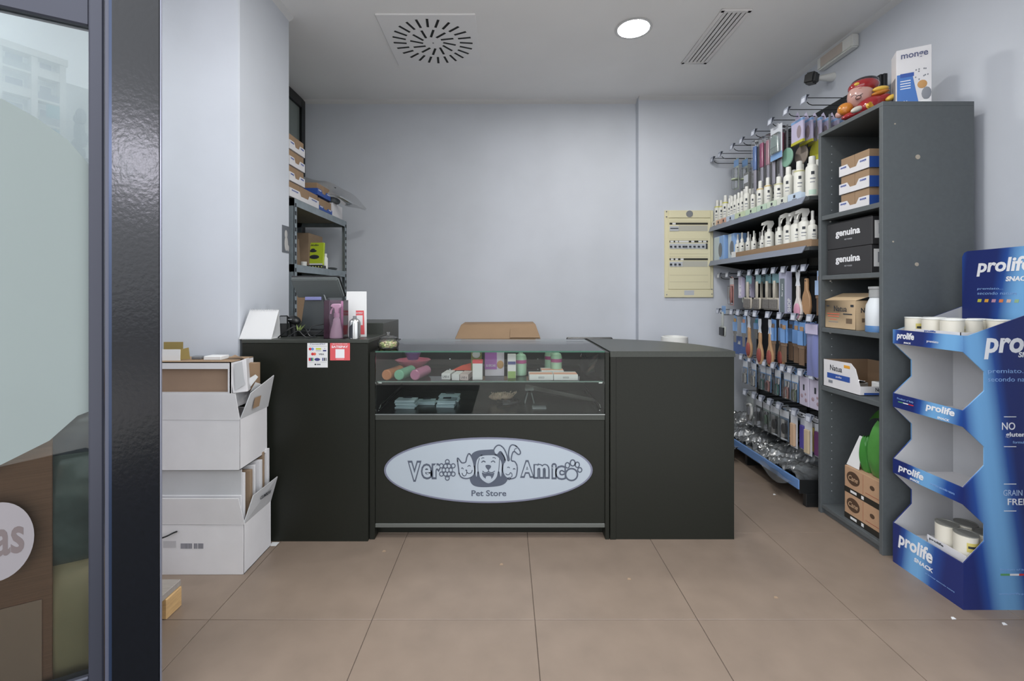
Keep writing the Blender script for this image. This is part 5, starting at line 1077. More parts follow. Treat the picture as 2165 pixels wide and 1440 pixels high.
MB().box(1.655, GX, 2.533, 2.545, .075, .15).build('base_end', M_blackpl, rk, bev=.001)
M_hook = mat('hook_black', '#2e3234', .35, metal=.6); M_tag = mat('tag_clear', '#8f95a3', .4); M_tagp = mat('tag_paper', '#c8ccd6', .5)
def hookmesh(L_):
    return MB().tube([(0,0,0), (-L_+.03,0,0), (-L_+.012,0,.006), (-L_,0,.018)], .0026, 6).tube([(0,0,.042), (-L_-.012,0,.042)], .0024, 6)
def hook(y, z, xt, tagtilt=0):
    L_ = GX-xt
    h = part('hook', 'hook%.2f' % L_, lambda: hookmesh(L_), M_hook, rk, tuple(Vector((GX, y, z))-wloc(rk)))
    part('tag_holder', 'tagh', lambda: MB().add([(-.004,-.024,.010),(-.004,.024,.010),(.014,.024,.010),(.014,-.024,.010),(-.010,-.024,-.032),(-.010,.024,-.032),(-.008,.024,-.032),(-.008,-.024,-.032)], [(0,1,2,3),(0,4,5,1),(4,7,6,5),(3,2,6,7)]), M_tag, h, (-L_-.014, 0, .042))
    part('price_tag', 'tagp', lambda: MB().sheet((-.0105, .015, -.028), (-.0105, -.015, -.028), (-.0075, -.015, -.002), (-.0075, .015, -.002), .0006), M_tagp, h, (-L_-.014, 0, .042))
    return h
ZA, ZB_, ZC, ZD, ZE = 2.295, 1.325, 1.035, .705, .455
def Yat(x, X): return X*F/(x-1070)
YA = [Yat(x, 1.742) for x in (1510, 1526, 1552, 1572, 1598, 1634, 1668, 1706)]
for y in YA: hook(y, ZA, 1.742)
YBm = [Yat(x, 1.772) for x in (1522, 1540, 1566, 1587, 1604, 1619, 1638, 1659, 1682, 1702)]
for y in YBm: hook(y, ZB_, 1.78)
YC = [Yat(x, 1.715) for x in (1521, 1550, 1564, 1582, 1600, 1627, 1652, 1682, 1716)]
for y in YC: hook(y, ZC, 1.72)
YD = [Yat(x, 1.76) for x in (1572, 1590, 1609, 1621, 1640, 1660, 1676, 1698, 1722)]
for y in YD: hook(y, ZD, 1.76)
YE = [Yat(x, 1.76) for x in (1580, 1599, 1614, 1632, 1652, 1685, 1716)]
for y in YE: hook(y, ZE, 1.76)

# ---- hanging goods. local frame: front faces -x, hangs from the origin down -z
ORD = ['first', 'second', 'third', 'fourth', 'fifth', 'sixth', 'seventh']
I_teal = mat('card_teal', '#6f97a0', .4); C_blue = mat('card_blue', '#7fa3cf', .4); C_lilac = mat('card_lilac', '#b9b3cc', .4); C_white = mat('card_white', '#ced2d8', .4); C_pink = mat('card_pink', '#c99c98', .4); C_purple = mat('card_purple', '#6a62a0', .4)
def item(name, label, cat, x, y, z, group=None, rz=None):
    return thing(name, label, cat, (x, y, z), rz=random.uniform(-.08, .08) if rz is None else rz, group=group)
def cardm(w, h, t=.0012, tab=True):
    b = MB().box(-t/2, t/2, -w/2, w/2, -h, .004)
    if tab: b.prism([(-w*.22, .004), (w*.22, .004), (w*.16, .016), (-w*.16, .016)], (-t/2, 0, 0), (0,-1,0), (0,0,1), -t)
    return b
def blister(t, w, h, card, bump=None, bm_=None, bumpz=.6, film=True, head=None):
    part('card', f'card{w:.3f}{h:.3f}', lambda: cardm(w, h), card, t, bev=0)
    if head: part('header', f'hd{w:.3f}{h:.3f}', lambda: MB().box(-.0016, -.0008, -w/2, w/2, -h*.22, .002), head, t)
    if bump: part('product', bump[0], bump[1], bm_, t, (-.008, 0, -h*bumpz))
    if film: part('blister', f'bl{w:.3f}{h:.3f}', lambda: MB().box(-.024, -.001, -w*.42, w*.42, -h*.96, -h*.28), M_film, t, bev=.004)
# slicker brush: pad, frame, handle
M_bhan = mat('brush_beige', '#b9b3a6', .4); M_pad = mat('pad_grey', '#6f6c69', .8, noise=.25, scale=160)
def slicker(label, x, y, z, grp, sc=1, hm=M_bhan, hd=I_teal, pm=M_pad):
    t = item('slicker_brush', label, 'brush', x, y, z, grp)
    part('card', 'slcard', lambda: MB().box(-.001, .001, -.034, .034, -.05, .012), hd, t)
    part('handle', 'slh', lambda: MB().prism([(-.008,-.035),(.008,-.035),(.011,-.09),(.008,-.155),(-.008,-.155),(-.011,-.09)], (-.016, 0, 0), (0,-1,0), (0,0,1), -.014), hm, t, bev=.003)
    part('head', 'slhd', lambda: MB().prism([(-.042,-.150),(.042,-.150),(.047,-.162),(.045,-.222),(.036,-.232),(-.036,-.232),(-.045,-.222),(-.047,-.162)], (-.012, 0, 0), (0,-1,0), (0,0,1), -.012), hm, t, bev=.003)
    part('pad', 'slp', lambda: MB().box(-.022, -.012, -.038, .038, -.224, -.160), pm, t, bev=.002)
    return t
M_bw = mat('brush_wood', '#ad8a66', .5, noise=.08, scale=20, stretch=(1, 1, .2)); M_redpad = mat('pad_red', '#8a463f', .6)
def ovalbrush(label, x, y, z, grp, wood=M_bw, pad=M_redpad, drop=0, rz=None):
    t = item('oval_brush', label, 'brush', x, y, z, grp, rz)
    part('card', 'obcard', lambda: MB().prism([(-.016,.012),(.016,.012),(.018,-.02),(.012,-.05),(.02,-.085),(-.02,-.085),(-.012,-.05),(-.018,-.02)], (0,0,0), (0,-1,0), (0,0,1), -.002), C_white, t)
    prof = [(.010,-.085),(.012,-.12),(.011,-.155),(.020,-.18),(.031,-.205),(.035,-.235),(.031,-.27),(.018,-.295),(0,-.302)]
    poly = [(0,-.078)]+prof+[(-a, b_) for a, b_ in reversed(prof[:-1])]
    part('handle', 'obh', lambda: MB().prism(poly, (-.004, 0, 0), (0,-1,0), (0,0,1), -.016), wood, t, bev=.003)
    part('pad', 'obp', lambda: MB().ell((-.006, 0, -.238), (.010, .026, .048), 14, 8), pad, t)
    return t
M_brown = mat('comb_brown', '#7d6754', .6); 
def comb(label, x, y, z, grp, hm, tm, hl=.1, tl=.09, w=.05, head=C_blue):
    t = item('grooming_comb', label, 'comb', x, y, z, grp)
    part('card', f'cbc{w}{hl}', lambda: MB().box(-.001, .001, -w/2, w/2, -.06, .012), head, t)
    part('handle', f'cbh{w}{hl}', lambda: MB().box(-.010, -.001, -.012, .012, -.03-hl, -.02), hm, t, bev=.002)
    part('sleeve', f'cbs{w}{hl}', lambda: MB().box(-.0145, -.012, -w/2, w/2, -.03-hl, -.045).box(-.0145, .003, -w/2, -w/2+.002, -.03-hl, -.045), head, t)
    def teeth():
        b = MB().box(-.010, -.001, -w/2, w/2, -.05-hl, -.03-hl)
        for i in range(9): b.box(-.008, -.003, -w/2+.003+i*(w-.006)/9, -.0+(-w/2)+.006+i*(w-.006)/9, -.05-hl-tl, -.05-hl)
        return b
    part('teeth', f'cbt{w}{hl}{tl}', teeth, tm, t)
    return t
def clipper(label, x, y, z, grp, hm, bm_=M_chrome, card=C_blue, up=0):
    t = item('nail_clipper', label, 'clipper', x, y, z, grp)
    part('card', 'clc', lambda: cardm(.06, .165), card, t)
    part('header', 'clhd', lambda: MB().box(-.0016, -.0008, -.03, .03, -.045, .0), C_white, t)
    part('blade', 'clb', lambda: MB().prism([(-.012,-.055),(.012,-.055),(.007,-.095),(-.007,-.095)], (-.006,0,0), (0,-1,0), (0,0,1), -.006), bm_, t)
    part('handle', 'clh', lambda: MB().tube(spline([(-.01,.006,-.092),(-.01,.016,-.115),(-.01,.013,-.158)]), .006, 6), hm, t)
    part('handle', 'clh2', lambda: MB().tube(spline([(-.01,-.006,-.092),(-.01,-.016,-.115),(-.01,-.013,-.158)]), .006, 6), hm, t)
    part('blister', 'clbl', lambda: MB().box(-.022, -.001, -.026, .026, -.163, -.05), M_film, t, bev=.004)
    return t
# row A (top): far to near
g = 'goods on the top hook row'
def rowx(n, x0=1.775, dx=.05): return [x0+dx*i for i in range(n)]
for i, x in enumerate(rowx(3, 1.86, .07)):
    t = item('flea_collar_pack', f'grey green round window pack, {ORD[i]} on the farthest top hook', 'pack', x, YA[1], ZA-.01, g)
    blister(t, .075, .24, mat('card_pale_green', '#b3bdb2', .4), ('fcol', lambda: MB().lathe([(.012,0),(.03,.003),(.03,.012),(.012,.015)], seg=16, c=(0,0,-.02))), mat('pale_lime', '#c3cfb0', .4), head=C_blue)
for i, x in enumerate(rowx(3, 1.90, .06)):
    t = item('harness', f'black strap harness, {ORD[i]} on the second top hook', 'harness', x, YA[2]-.02, ZA-.02, g)
    part('strap', 'harn', lambda: MB().tube(spline([(0, .03*math.sin(k*1.3), -.02-.012*k) for k in range(16)]), .006, 6).tube(spline([(0, -.025*math.sin(k*1.1), -.02-.012*k) for k in range(14)]), .006, 6), M_blackpl, t)
for i, x in enumerate(rowx(3, 1.88, .06)):
    t = item('grey_pouch_pack', f'grey box pack, {ORD[i]} hanging under the harness straps', 'pack', x, YA[2]+.06, ZA-.15, g)
    part('box', 'gpk', lambda: MB().box(-.015, .015, -.035, .035, -.16, 0), mat('pack_grey', '#7d7f7e', .5), t, bev=.002)
    part('label', 'gpl', lambda: MB().box(-.0158, -.015, -.03, .03, -.08, -.02), C_white, t)
cols = [('#5a7fc0', 'blue'), ('#a83a70', 'magenta'), ('#c48a9c', 'pink'), ('#7c86a0', 'slate blue'), ('#9c2c50', 'crimson')]
for i, (x, y) in enumerate(((1.79, Yat(1600, 1.79)), (1.80, Yat(1615, 1.80)), (1.81, Yat(1628, 1.81)), (1.80, Yat(1640, 1.80)), (1.81, Yat(1656, 1.81)))):
    c, nm = cols[i]
    t = item('long_brush_pack', f'long clear pack with a {nm} brush on the upper hooks', 'pack', x, y, ZA-.01, g)
    part('brush', 'lbp%d' % i, lambda: MB().box(-.022, -.004, -.016, .016, -.2, -.03), mat('lb'+nm.replace(' ', '_'), c, .4), t, bev=.004)
    part('pale_handle', 'lbh', lambda: MB().box(-.018, -.006, -.012, .012, -.35, -.2), mat('handle_lilac', '#a9a6b4', .4), t, bev=.003)
    part('clear_pack', 'lbk', lambda: MB().box(-.028, .0, -.026, .026, -.37, .01), M_film, t, bev=.003)
t = item('bath_brush_pack', 'white and blue card with a grey green bath brush on top hook', 'pack', 1.765, YA[5], ZA+.0, g, 0.0)
part('card', 'bbc', lambda: cardm(.125, .215, .002), C_white, t); MB().box(-.0022, -.001, -.0625, .0625, -.215, -.175).build('blue_foot', C_blue, t, world=False)
MB().prism([(-.03,-.07),(.0,-.055),(.03,-.075),(.036,-.12),(.042,-.14),(-.042,-.14),(-.036,-.12)], (-.001,0,0), (0,-1,0), (0,0,1), .02).build('brush', mat('sage_plastic', '#93a5a2', .4), t, world=False, bev=.004)
tb_ = MB()
for i in range(8): tb_.box(-.018, -.006, -.04+i*.0105, -.035+i*.0105, -.172, -.138)
tb_.build('bristles', mat('sage_light', '#b3c2bf', .4), t, world=False)
MB().box(-.023, -.001, -.05, .05, -.18, -.05).build('blister', M_film, t, world=False, bev=.004)
for i, x in enumerate(rowx(6, 1.80, .053)):
    t = item('pad_pack', f'white lilac pack with yellow foot, {ORD[i]} along the crowded top hook', 'pack', x, YA[6]+.005, ZA+.0, g, 0)
    part('pack', 'ppk', lambda: MB().box(-.006, .006, -.055, .055, -.165, -.02).prism([(-.025,-.02),(.025,-.02),(.0,.028),(-.02,.02)], (-.001,0,0), (0,-1,0), (0,0,1), -.002), C_lilac, t, bev=.0015)
    part('blue_band', 'ppb', lambda: MB().box(-.0068, .0068, -.0556, .0556, -.038, -.024), C_blue, t)
    part('yellow_foot', 'ppy', lambda: MB().box(-.0068, .0068, -.0556, .0556, -.168, -.152), mat('foot_yellow', '#b4b03a', .5), t)
    part('picture', 'ppp', lambda: MB().ell((-.006, -.02, -.10), (.002, .022, .04), 10, 6), mat('picture_taupe', '#8f8288', .5), t)
for i, (x, y, c, nm) in enumerate(((1.80, YA[6]+.11, '#7fa894', 'mint green'), (1.86, YA[6]+.06, '#8a8078', 'taupe'), (1.90, YA[6]-.02, '#a9a83a', 'olive yellow'), (1.95, YA[6]-.06, '#6a8cbc', 'blue'))):
    t = item('frisbee_toy', f'round {nm} disc toy under the crowded top hook', 'toy', x, y, ZA-.15, g, 0)
    part('disc', 'frd', lambda: MB().cyl((-.006, 0, -.07), (.004, 0, -.07), .06, seg=24), mat('disc'+str(i), c, .4), t, bev=.003)
    part('strap', 'frs', lambda: MB().box(-.003, .003, -.006, .006, -.02, .14), M_greypl, t)
# row B
g = 'brushes on the middle hook row'
t = item('pink_brush_pack', 'pink brush in a pale pack on the farthest middle hook', 'pack', 1.80, YBm[1], ZB_, g)
blister(t, .065, .215, C_pink, ('pkb', lambda: MB().ell((0,0,0), (.012, .016, .07), 12, 8)), mat('brush_salmon', '#b8736a', .4), head=C_white)
for i in range(2):
    t = item('lilac_pack', ['lilac card with vertical white letters beside the roller', 'lilac card above the black lint roller'][i], 'pack', 1.80+.045*i, YBm[2]+.04-.05*i, ZB_, g)
    part('card', 'lilp', lambda: MB().box(-.012, .012, -.028, .028, -.155, .01), C_lilac, t, bev=.002)
    text(['PET', 'DE'][i], t, (-.0128, 0, -.09), None, .09, .03, M_inkwhite, world=False, bold=.03, UV=((0,0,1), (0,1,0)))
t = item('lint_roller', 'black lint roller with ring end on the middle hook row', 'roller', 1.80, YBm[2]-.02, ZB_-.14, g, 0)
MB().cyl((-.01, .0, -.03), (.11, -.0, -.03), .027, seg=20).build('roll', M_blackpl, t, world=False, bev=.002); MB().tube([(-.012, .02*math.cos(a), -.03+.02*math.sin(a)) for a in [2*PI*k/16 for k in range(16)]], .006, 6, True).build('ring', mat('ring_grey', '#8a8f88', .4), t, world=False); MB().box(.0, .02, -.004, .004, -.01, .13).build('handle', M_greypl, t, world=False)
sl = ['leftmost beige slicker brush of the middle row', 'second beige slicker brush of the middle row', 'third beige slicker brush of the middle row', 'fourth beige slicker brush of the middle row', 'last beige slicker brush beside the lilac grey pack']
for i, (x, k) in enumerate(((1.77, 3), (1.78, 4), (1.80, 5), (1.79, 6), (1.82, 6))):
    slicker(sl[i], x, YBm[k]+(.02 if i < 4 else -.06), ZB_, 'slicker brushes')
for i, x in enumerate((1.86, 1.92)):
    for q, k in enumerate((3, 5)): slicker(['slicker brush behind the leftmost one', 'slicker brush behind the third one', 'slicker brush deep behind the leftmost one', 'slicker brush deep behind the third one'][i*2+q], x, YBm[k], ZB_, 'slicker brushes', hd=I_teal)
t = item('shop_pack', 'tall lilac grey brush pack with vertical white lettering', 'pack', 1.785, YBm[7]+.02, ZB_+.02, g, 0)
MB().box(-.015, .022, -.038, .038, -.272, .0).prism([(-.02,0),(.02,0),(.012,.03),(-.012,.03)], (0,0,0), (0,-1,0), (0,0,1), -.002).build('pack', mat('pack_lilacgrey', '#a3a5bb', .4), t, world=False, bev=.002)
MB().box(-.0156, -.015, -.022, .026, -.265, -.045).build('window', mat('window_slate', '#5f6c70', .3), t, world=False, bev=.0002)
text('SHOP', t, (.004, -.0386, -.215), None, .085, .022, M_inkwhite, world=False, bold=.03, UV=((0,0,1), (-1,0,0)))
text('for you', t, (-.0162, -.0, -.12), None, .08, .014, M_inkwhite, world=False, bold=.02, UV=((0,0,1), (0,1,0)))
MB().box(-.02, .03, -.04, .04, -.292, -.272).build('dark_base', M_blackpl, t, world=False, bev=.003)
ovalbrush('white and pink round brush beside the lilac grey pack', 1.785, YBm[8], ZB_+.01, g, mat('brush_white', '#cfcac6', .4), mat('pad_rose', '#c08aa0', .5))
t = item('paddle_brush', 'tan wooden paddle brush at the near end of the middle row', 'brush', 1.80, YBm[9]+.03, ZB_, g, 0)
MB().prism([(-.012,-.03),(.012,-.03),(.014,-.10),(.034,-.14),(.040,-.20),(.03,-.25),(.012,-.262),(-.02,-.235),(-.038,-.19),(-.03,-.135),(-.014,-.10)], (-.006,0,0), (0,-1,0), (0,0,1), -.016).build('paddle', mat('tan_wood', '#a5805c', .5, noise=.06, scale=16), t, world=False, bev=.004)
MB().cyl((-.0075, 0, -.045), (-.005, 0, -.045), .004, seg=8).build('hole', M_ink, t, world=False)
comb('pin comb with blue sleeve nearest the bookcase in the middle row', 1.83, YBm[9]-.05, ZB_+.0, g, M_bw, M_brown, .10, .10, .055, mat('sleeve_paleblue', '#9fb9dc', .3))
comb('pin comb with blue sleeve behind the paddle brush', 1.90, YBm[9]-.02, ZB_+.0, g, M_brown, M_brown, .10, .10, .055, mat('sleeve_paleblue', '#9fb9dc', .3))
# row C
g = 'brushes on the lower hook row'
slicker('small black and yellow slicker brush on the farthest lower hook', 1.735, YC[0]-.03, ZC+.06, g, hm=mat('slicker_pale', '#aeb2ae', .4), hd=C_blue, pm=M_blackpl)
comb('orange handled comb on the lower hook row', 1.75, YC[1]+.03, ZC, g, mat('comb_orange', '#b58a4a', .5), mat('comb_grey', '#7c7a76', .5), .085, .065, .04, C_blue)
comb('salmon handled comb beside the orange one', 1.75, YC[2], ZC, g, mat('comb_salmon', '#b3806a', .5), mat('comb_grey', '#7c7a76', .5), .09, .08, .04, C_blue)
comb('teal handled comb behind the salmon one', 1.83, YC[2]-.02, ZC, g, mat('comb_teal', '#4f9aa0', .5), mat('comb_grey', '#7c7a76', .5), .06, .05, .04, C_blue)
ob_ = ['leftmost oval wooden brush with red pad on the lower row', 'second oval wooden brush with red pad on the lower row', 'third oval wooden brush with red pad on the lower row', 'fourth oval wooden brush half hidden by blue combs']
for i, (x, y, dz) in enumerate(((1.735, YC[3]+.03, .01), (1.735, YC[4]+.0, -.015), (1.745, YC[4]-.10, -.015), (1.80, YC[4]-.13, -.015))): ovalbrush(ob_[i], x, y, ZC+dz, g, rz=.0)
cn = ['first', 'second', 'third', 'fourth', 'fifth', 'sixth', 'seventh', 'eighth']
for i, (x, k, dy) in enumerate(((1.76, 5, .03), (1.80, 5, .0), (1.84, 5, -.03), (1.75, 6, .02), (1.80, 6, -.02), (1.85, 6, -.03), (1.77, 7, .02), (1.82, 7, 0))):
    comb(f'{cn[i]} blue sleeved brown comb counting from the oval brushes', x, YC[k]+dy, ZC-.01, 'blue sleeved combs', M_bw if i in (3, 4, 6) else M_brown, M_brown, .10, .10, .05, mat('sleeve_blue', '#6f9ad0', .35))
t = item('violet_bag', 'violet blue shiny bag hanging beside the bookcase', 'bag', 1.745, YC[8]+.01, ZC, g, 0)
MB().grid(lambda u, v: (-.012-.012*math.sin(PI*u)*math.sin(PI*v)+.003*math.sin(12*u), -.055+.11*u, -.30*v), 8, 12).grid(lambda u, v: (.012+.01*math.sin(PI*u)*math.sin(PI*v), .055-.11*u, -.30*v), 8, 8).build('bag', mat('bag_violet', '#737aa8', .25), t, world=False)
MB().box(-.026, -.024, -.05, .05, -.06, -.005).build('header', C_lilac, t, world=False)
t = item('blue_pouch', 'deep blue pouch with a white mark under the far combs', 'pouch', 1.80, YC[1]+.03, ZC-.16, g, 0)
MB().box(-.008, .008, -.07, .12, -.14, 0).build('pouch', mat('pouch_blue', '#3f5a92', .4), t, world=False, bev=.003); MB().prism([(-.02,-.06),(-.01,-.03),(.0,-.045),(.015,-.03),(.02,-.06)], (-.0085,.03,0), (0,-1,0), (0,0,1), .001).build('white_mark', M_paper, t, world=False)
# row D
g = 'clippers on the fourth hook row'
M_hw = mat('handle_white', '#c9c6bc', .4); M_hr = mat('handle_rose', '#b07a72', .4); M_ht = mat('handle_teal', '#4f7f7a', .35); M_hp = mat('handle_salmon', '#c48a80', .4)
hs = [(0, M_hw, 'white'), (1, M_hw, 'white'), (2, M_ht, 'teal'), (3, M_hr, 'rose'), (4, M_ht, 'teal'), (5, M_hp, 'salmon'), (6, mat('handle_olive', '#6d7a62', .4), 'olive green')]
for k, hm, nm in hs:
    for i in range(3):
        clipper(f'{nm} handled clipper, {ORD[i]} from the front on the {["farthest","second","third","fourth","fifth","sixth","seventh"][k]} clipper hook', 1.775+.06*i, YD[k]+.004*i, ZD, g, hm, card=C_blue if i % 2 == 0 else mat('card_deepblue', '#4f74a8', .4))
for k, i, lab in ((7, 0, 'white lilac patterned pack next to the clippers'), (7, 1, 'white lilac patterned pack behind its twin'), (8, 0, 'white lilac patterned pack nearest the bookcase'), (8, 1, 'white lilac patterned pack hidden nearest the bookcase')):
    t = item('patterned_pack', lab, 'pack', 1.775+.06*i, YD[k], ZD+.01, g)
    part('pack', 'ptk', lambda: MB().box(-.010, .010, -.045, .045, -.175, -.005), mat('pack_pale', '#c0bacd', .4), t, bev=.002)
    part('dark_mark', 'ptm', lambda: MB().box(-.0108, -.01, -.006, .008, -.085, -.05), M_ink, t)
    part('pattern', 'ptp', lambda: MB().ell((-.010, .02, -.12), (.0015, .012, .012), 8, 5).ell((-.010, -.02, -.14), (.0015, .012, .012), 8, 5).ell((-.010, -.015, -.105), (.0015, .008, .008), 8, 5), mat('pattern_mauve', '#a08a94', .5), t)
# row E
g = 'packs on the lowest hook row'
t = item('leash_pack', 'clear pack with a white and green leash on the lowest row', 'pack', 1.78, YE[0], ZE+.02, g)
blister(t, .085, .23, mat('card_silver', '#9aa0a0', .3), ('lsh', lambda: MB().tube(spline([(0,.02,.05),(0,-.02,.06),(0,-.03,.0),(0,.0,-.05),(0,.03,-.03)]), .011, 8)), M_whitepl)
dk_ = [('dark slate pack with a pale header', '#4b5154'), ('clear pack with small green fitting', '#8d9a96'), ('clear pack with black metal clip', '#8f979b'), ('blue grey pack with a dark oval item', '#6f7f92')]
for i, (lab, c) in enumerate(dk_):
    for q in range(2):
        t = item('accessory_pack', lab + (' on the lowest row' if q == 0 else ', second of its hook on the lowest row'), 'pack', 1.78+.08*q, YE[1+i], ZE, g)
        blister(t, .085, .19, mat('acard'+str(i), c, .35), ('acc', lambda: MB().ell((0,0,0), (.008, .02, .035), 10, 8)), M_ink if i != 1 else mat('fitting_green', '#6c8a72', .4), head=C_white)
for i, (k, c, nm) in enumerate(((5, '#c9a98c', 'cream'), (5, '#5a52a4', 'violet'), (5, '#c0a860', 'yellow'), (6, '#c6b496', 'pale tan'), (6, '#6a3f6a', 'plum'))):
    t = item('chew_pack', f'{nm} coloured chew pack near the bookcase on the lowest row', 'pack', 1.775+.03*(i % 3), YE[k]+.05-.045*(i % 3), ZE, g)
    part('card', 'chc', lambda: cardm(.06, .2, .002), C_white, t)
    part('chew', 'chw', lambda: MB().box(-.016, -.001, -.02, .02, -.19, -.05), mat('chew'+str(i), c, .5), t, bev=.004)
    part('bar', 'chb', lambda: MB().tube([(-.004,-.035,.02), (-.004,.035,.02)], .004, 6), C_white, t)
# base shelf: pile of clear bags with dark contents
for i in range(9):
    y0 = 2.62+.125*i; lab = ['nearest the bookcase', 'second from the bookcase', 'third from the bookcase', 'fourth from the bookcase', 'in the middle of the pile', 'fourth from the wall', 'third from the wall', 'second from the wall', 'nearest the back wall'][i]
    h0 = .17+.05*(i % 3)*.5
    def fn(u, v, y0=y0, i=i):
        x = 1.665+.34*u; r = math.sin(PI*v)
        return (x+.01*math.sin(9*v+i), y0-.05+.22*v+.03*u+.02*math.sin(3*u+i), .118+(.04+.09*u)*r**.6*(1+.3*math.sin(6*u+2*i+4*v))+.012*math.sin(14*u+9*v+i)+.007*math.sin(31*u+23*v+3*i)*r+.005*math.sin(47*v-19*u+i)*r)
    t = thing('bagged_mat', f'grey bagged item on the rack base, {lab}', 'bag', (1.85, y0, .112), group='bagged goods on the rack base')
    MB().grid(fn, 36, 24).build('bag', mat('bag_sheen', '#5a5e61', .12, noise=.6, scale=22, coat=.6), t)
    MB().grid(lambda u, v: tuple(Vector(fn(u, v))+Vector((-.003, 0, .004+.003*math.sin(21*u+13*v)))), 36, 24).build('clear_wrap', M_bag, t)
for i, (y, lab) in enumerate(((3.3, 'clear plastic sheet hanging below the blue rail behind the counter'), (2.72, 'clear plastic corner hanging below the blue rail near the foot'))):
    o = MB().grid(lambda u, v: (1.64-.012*math.sin(6*u)-.03*v, y-.16+.32*u, .13-(.10 if y > 3 else .05)*v*math.sin(PI*u)-.005*math.sin(11*u)), 12, 6).build('plastic_sheet', M_bag); tag(o, lab, 'plastic sheet')

# ---- bottles on the shelves
M_bot = mat('bottle_white', '#dadad2', .35); M_cap = mat('cap_white', '#e0e0da', .35)
def bottle(label, x, y, z, r, h, band=None, trig=None, lab='ink'):
    t = thing('grooming_bottle', label, 'bottle', (x, y, z), rz=random.uniform(-.3, .3), group='white bottles on the upper shelf' if z > 1.7 else 'white bottles on the lower shelf')
    hb = h*.80 if not trig else h*.62
    part('body', f'bt{r:.4f}{hb:.3f}', lambda: MB().lathe([(r*.9,0),(r,.004),(r,hb*.86),(r*.93,hb*.93),(r*.5,hb),(r*.45,hb+.004)], seg=18), M_bot, t)
    if not trig: part('cap', f'cp{r:.4f}{h:.3f}', lambda: MB().lathe([(r*.52,hb),(r*.55,hb+.002),(r*.52,h-.002),(r*.45,h)], seg=16), M_cap, t)
    elif trig == 'pump':
        part('sprayer', f'pm{r:.4f}{h:.3f}', lambda: MB().lathe([(r*.55,hb),(r*.55,hb+.02),(r*.3,hb+.028),(r*.32,h-.004),(r*.2,h)], seg=14), M_cap, t)
    else:
        def tm():
            b = MB().lathe([(r*.5,hb),(r*.5,hb+.018),(r*.3,hb+.022)], seg=12)
            b.prism([(-.05,.040),(-.048,.058),(-.02,.072),(.02,.070),(.026,.05),(.012,.022),(-.010,.022),(-.012,.045)], (0, .008, hb), (1,0,0), (0,0,1), .016)
            b.tube(spline([(-.022,0,hb+.045),(-.036,0,hb+.032),(-.042,0,hb+.008)]), .004, 6); return b
        part('trigger_sprayer', f'tr{r:.4f}{h:.3f}', tm, M_cap, t, bev=0)
    a0 = -2.75
    def arc(z0, z1, rr, a=a0, da=1.15): return MB().grid(lambda u, v: (rr*math.cos(a+u*da), rr*math.sin(a+u*da), z0+(z1-z0)*v), 6, 1)
    part('logo_print', f'lg{r:.4f}{hb:.3f}', lambda: arc(hb*.66, hb*.76, r*1.012, a0+.35, .5), M_ink, t)
    part('print_line', f'pl{r:.4f}{hb:.3f}', lambda: arc(hb*.52, hb*.56, r*1.012, a0+.2, .8).add(*(lambda q: (q.v, q.f))(arc(hb*.42, hb*.445, r*1.012, a0+.2, .7))), M_inkgrey, t)
    if band: part('colour_band', f'bd{r:.4f}{hb:.3f}', lambda: MB().lathe([(r*.95,hb*.9),(r*.99,hb*.9),(r*.98,hb*.945),(r*.9,hb*.945)], seg=18), band, t)
    part('foot_label', f'fl{r:.4f}{hb:.3f}', lambda: arc(hb*.05, hb*.20, r*1.012), [mat('foot_mint', '#b7cfc0', .4), mat('foot_sky', '#b3c4d6', .4), mat('foot_sand', '#d3c6a4', .4)][random.randrange(3)], t)
B_y = mat('band_yellow', '#c3bf52', .4); B_o = mat('band_tan', '#c4ad74', .4); B_g = mat('band_sage', '#b9b78a', .4)
US = 1.7585
up = [(1517, .024, .225, B_y), (1525, .023, .21, B_y), (1534, .024, .235, B_y), (1543, .02, .195, None), (1548, .019, .205, None), (1555, .019, .205, None), (1562, .019, .21, None), (1569, .019, .21, None), (1579, .024, .23, None), (1593, .02, .195, None), (1608, .025, .225, B_o), (1624, .025, .225, B_o), (1647, .029, .20, B_g), (1667, .028, .235, None), (1690, .03, .24, B_g), (1717, .033, .235, None)]
nm = ['farthest', 'second', 'third', 'fourth', 'fifth', 'sixth', 'seventh', 'eighth', 'ninth', 'tenth', 'eleventh', 'twelfth', 'thirteenth', 'fourteenth', 'fifteenth', 'nearest']
for i, (x, r, h, bd_) in enumerate(up):
    bottle(f'{nm[i]} white bottle along the upper shelf front{", with a coloured shoulder band" if bd_ else ""}', 1.772, Yat(x, 1.772), US+.004, r, h, bd_)
for i in range(15):
    bottle(f'{nm[i]} white bottle in the second line of the upper shelf', 1.85, 3.70-.074*i, US+.004, .024, .235 if i % 3 else .25, None)
tr_c = ['#d8d6cc', '#d6b49c', '#c9a08e', '#b9c6d8', '#c3cfae', '#bccfb6', '#b7cdb9', '#c2d0bd', '#cfd3c9', '#b9c9da']
tnm = ['white', 'peach', 'salmon', 'sky blue', 'pale lime', 'sage', 'mint', 'pale green', 'off white', 'light blue']
ye = [3.775, 3.70, 3.62, 3.53, 3.40, 3.25, 3.10, 2.98, 2.87, 2.76, 2.63]
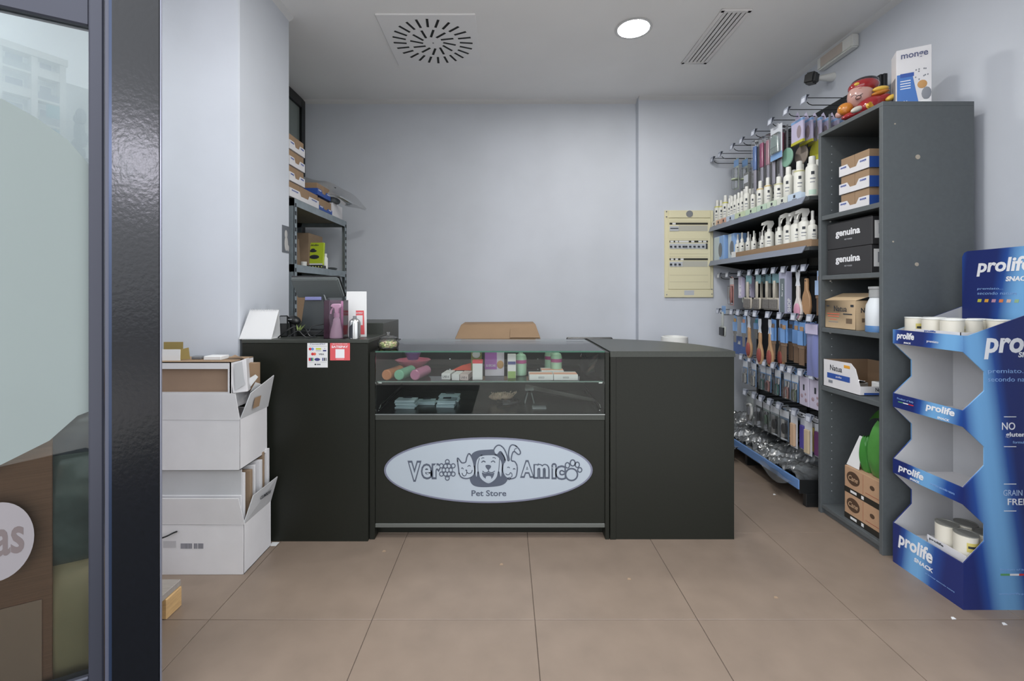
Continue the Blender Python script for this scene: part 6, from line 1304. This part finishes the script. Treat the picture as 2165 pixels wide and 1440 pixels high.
for i in range(10):
    t = thing('counter_tray', f'low {tnm[i]} cardboard tray at the upper shelf edge', 'tray', (1.76, ye[i+1], US), group='pastel trays on the upper shelf')
    m = mat('tray_tone'+str(i), tr_c[i], .6); ya, yb = ye[i+1]+.003, ye[i]-.003
    MB().box(1.728, 1.7295, ya, yb, US+.0002, US+.047).box(1.7295, 1.81, ya, ya+.0015, US+.0002, US+.04).box(1.7295, 1.81, yb-.0015, yb, US+.0002, US+.04).box(1.728, 1.81, ya, yb, US+.0002, US+.002).build('tray', m, t)
    MB().box(1.7272, 1.728, (ya+yb)/2-.01, (ya+yb)/2+.008, US+.018, US+.036).build('print', M_ink, t); MB().box(1.7272, 1.728, (ya+yb)/2-.022, (ya+yb)/2+.02, US+.008, US+.013).build('print', M_inkgrey, t)
LS = 1.4735
lo = [(1560, .020, .185, 'pump'), (1569, .021, .19, 'pump'), (1582, .019, .185, 'pump'), (1594, .019, .18, 'pump'), (1612, .018, .17, 'pump'), (1627, .030, .24, 'trigger'), (1649, .027, .225, 'pump'), (1667, .029, .265, 'trigger'), (1684, .031, .26, 'trigger'), (1701, .033, .265, 'trigger'), (1718, .026, .21, 'pump')]
ln_ = ['farthest small', 'second small', 'third small', 'fourth small', 'fifth small', 'farthest large', 'second large', 'third large', 'fourth large', 'fifth large', 'nearest']
for i, (x, r, h, tg_) in enumerate(lo):
    bottle(f'{ln_[i]} white {"trigger spray" if tg_ == "trigger" else "pump spray"} bottle on the lower shelf', 1.785, Yat(x, 1.785), LS+.003, r, h, None, tg_)
for i in range(7): bottle(f'{nm[i]} small pump bottle in the second line of the lower shelf', 1.86, 3.42-.065*i, LS+.003, .018, .18, None, 'pump')
ct_ = thing('cardboard_tray', 'long brown cardboard tray holding the spray bottles', 'tray', (1.8, 2.98, LS))
MB().box(1.738, 1.741, 2.56, 3.40, LS, LS+.042).box(1.741, 1.92, 2.56, 2.563, LS, LS+.04).box(1.741, 1.92, 3.397, 3.40, LS, LS+.04).box(1.738, 1.92, 2.56, 3.40, LS, LS+.002).build('tray', M_card, ct_, bev=.0005)
for i, (xx, y0, y1, lab) in enumerate(((1.74, 3.59, 3.755, 'blue and white box with a grey round window on the lower shelf'), (1.76, 3.47, 3.56, 'slim blue box with a round window beside the small sprays'))):
    t = thing('blue_window_box', lab, 'box', (xx+.05, (y0+y1)/2, LS), group='blue window boxes'); L_ = y1-y0
    MB().box(xx, xx+.10, y0, y1, LS, LS+.20).build('carton', mat('box_skyblue', '#86a9d6', .4), t, bev=.002)
    MB().box(xx-.0008, xx, y0+L_*.45, y1, LS+.004, LS+.196).build('pale_panel', mat('panel_pale', '#bcc9cf', .5), t)
    MB().prism([(.030*math.cos(a), .058*math.sin(a)) for a in [2*PI*k/24 for k in range(24)]], (xx-.001, y0+L_*.35, LS+.085), (0,-1,0), (0,0,1), .001).build('round_window', mat('window_grey', '#6b7178', .3), t)
t = thing('white_card', 'small white card standing beside the slim blue box', 'card', (1.735, 3.44, LS))
MB().box(1.735, 1.737, 3.40, 3.46, LS, LS+.05).build('card', M_paper, t)
fit_texts()
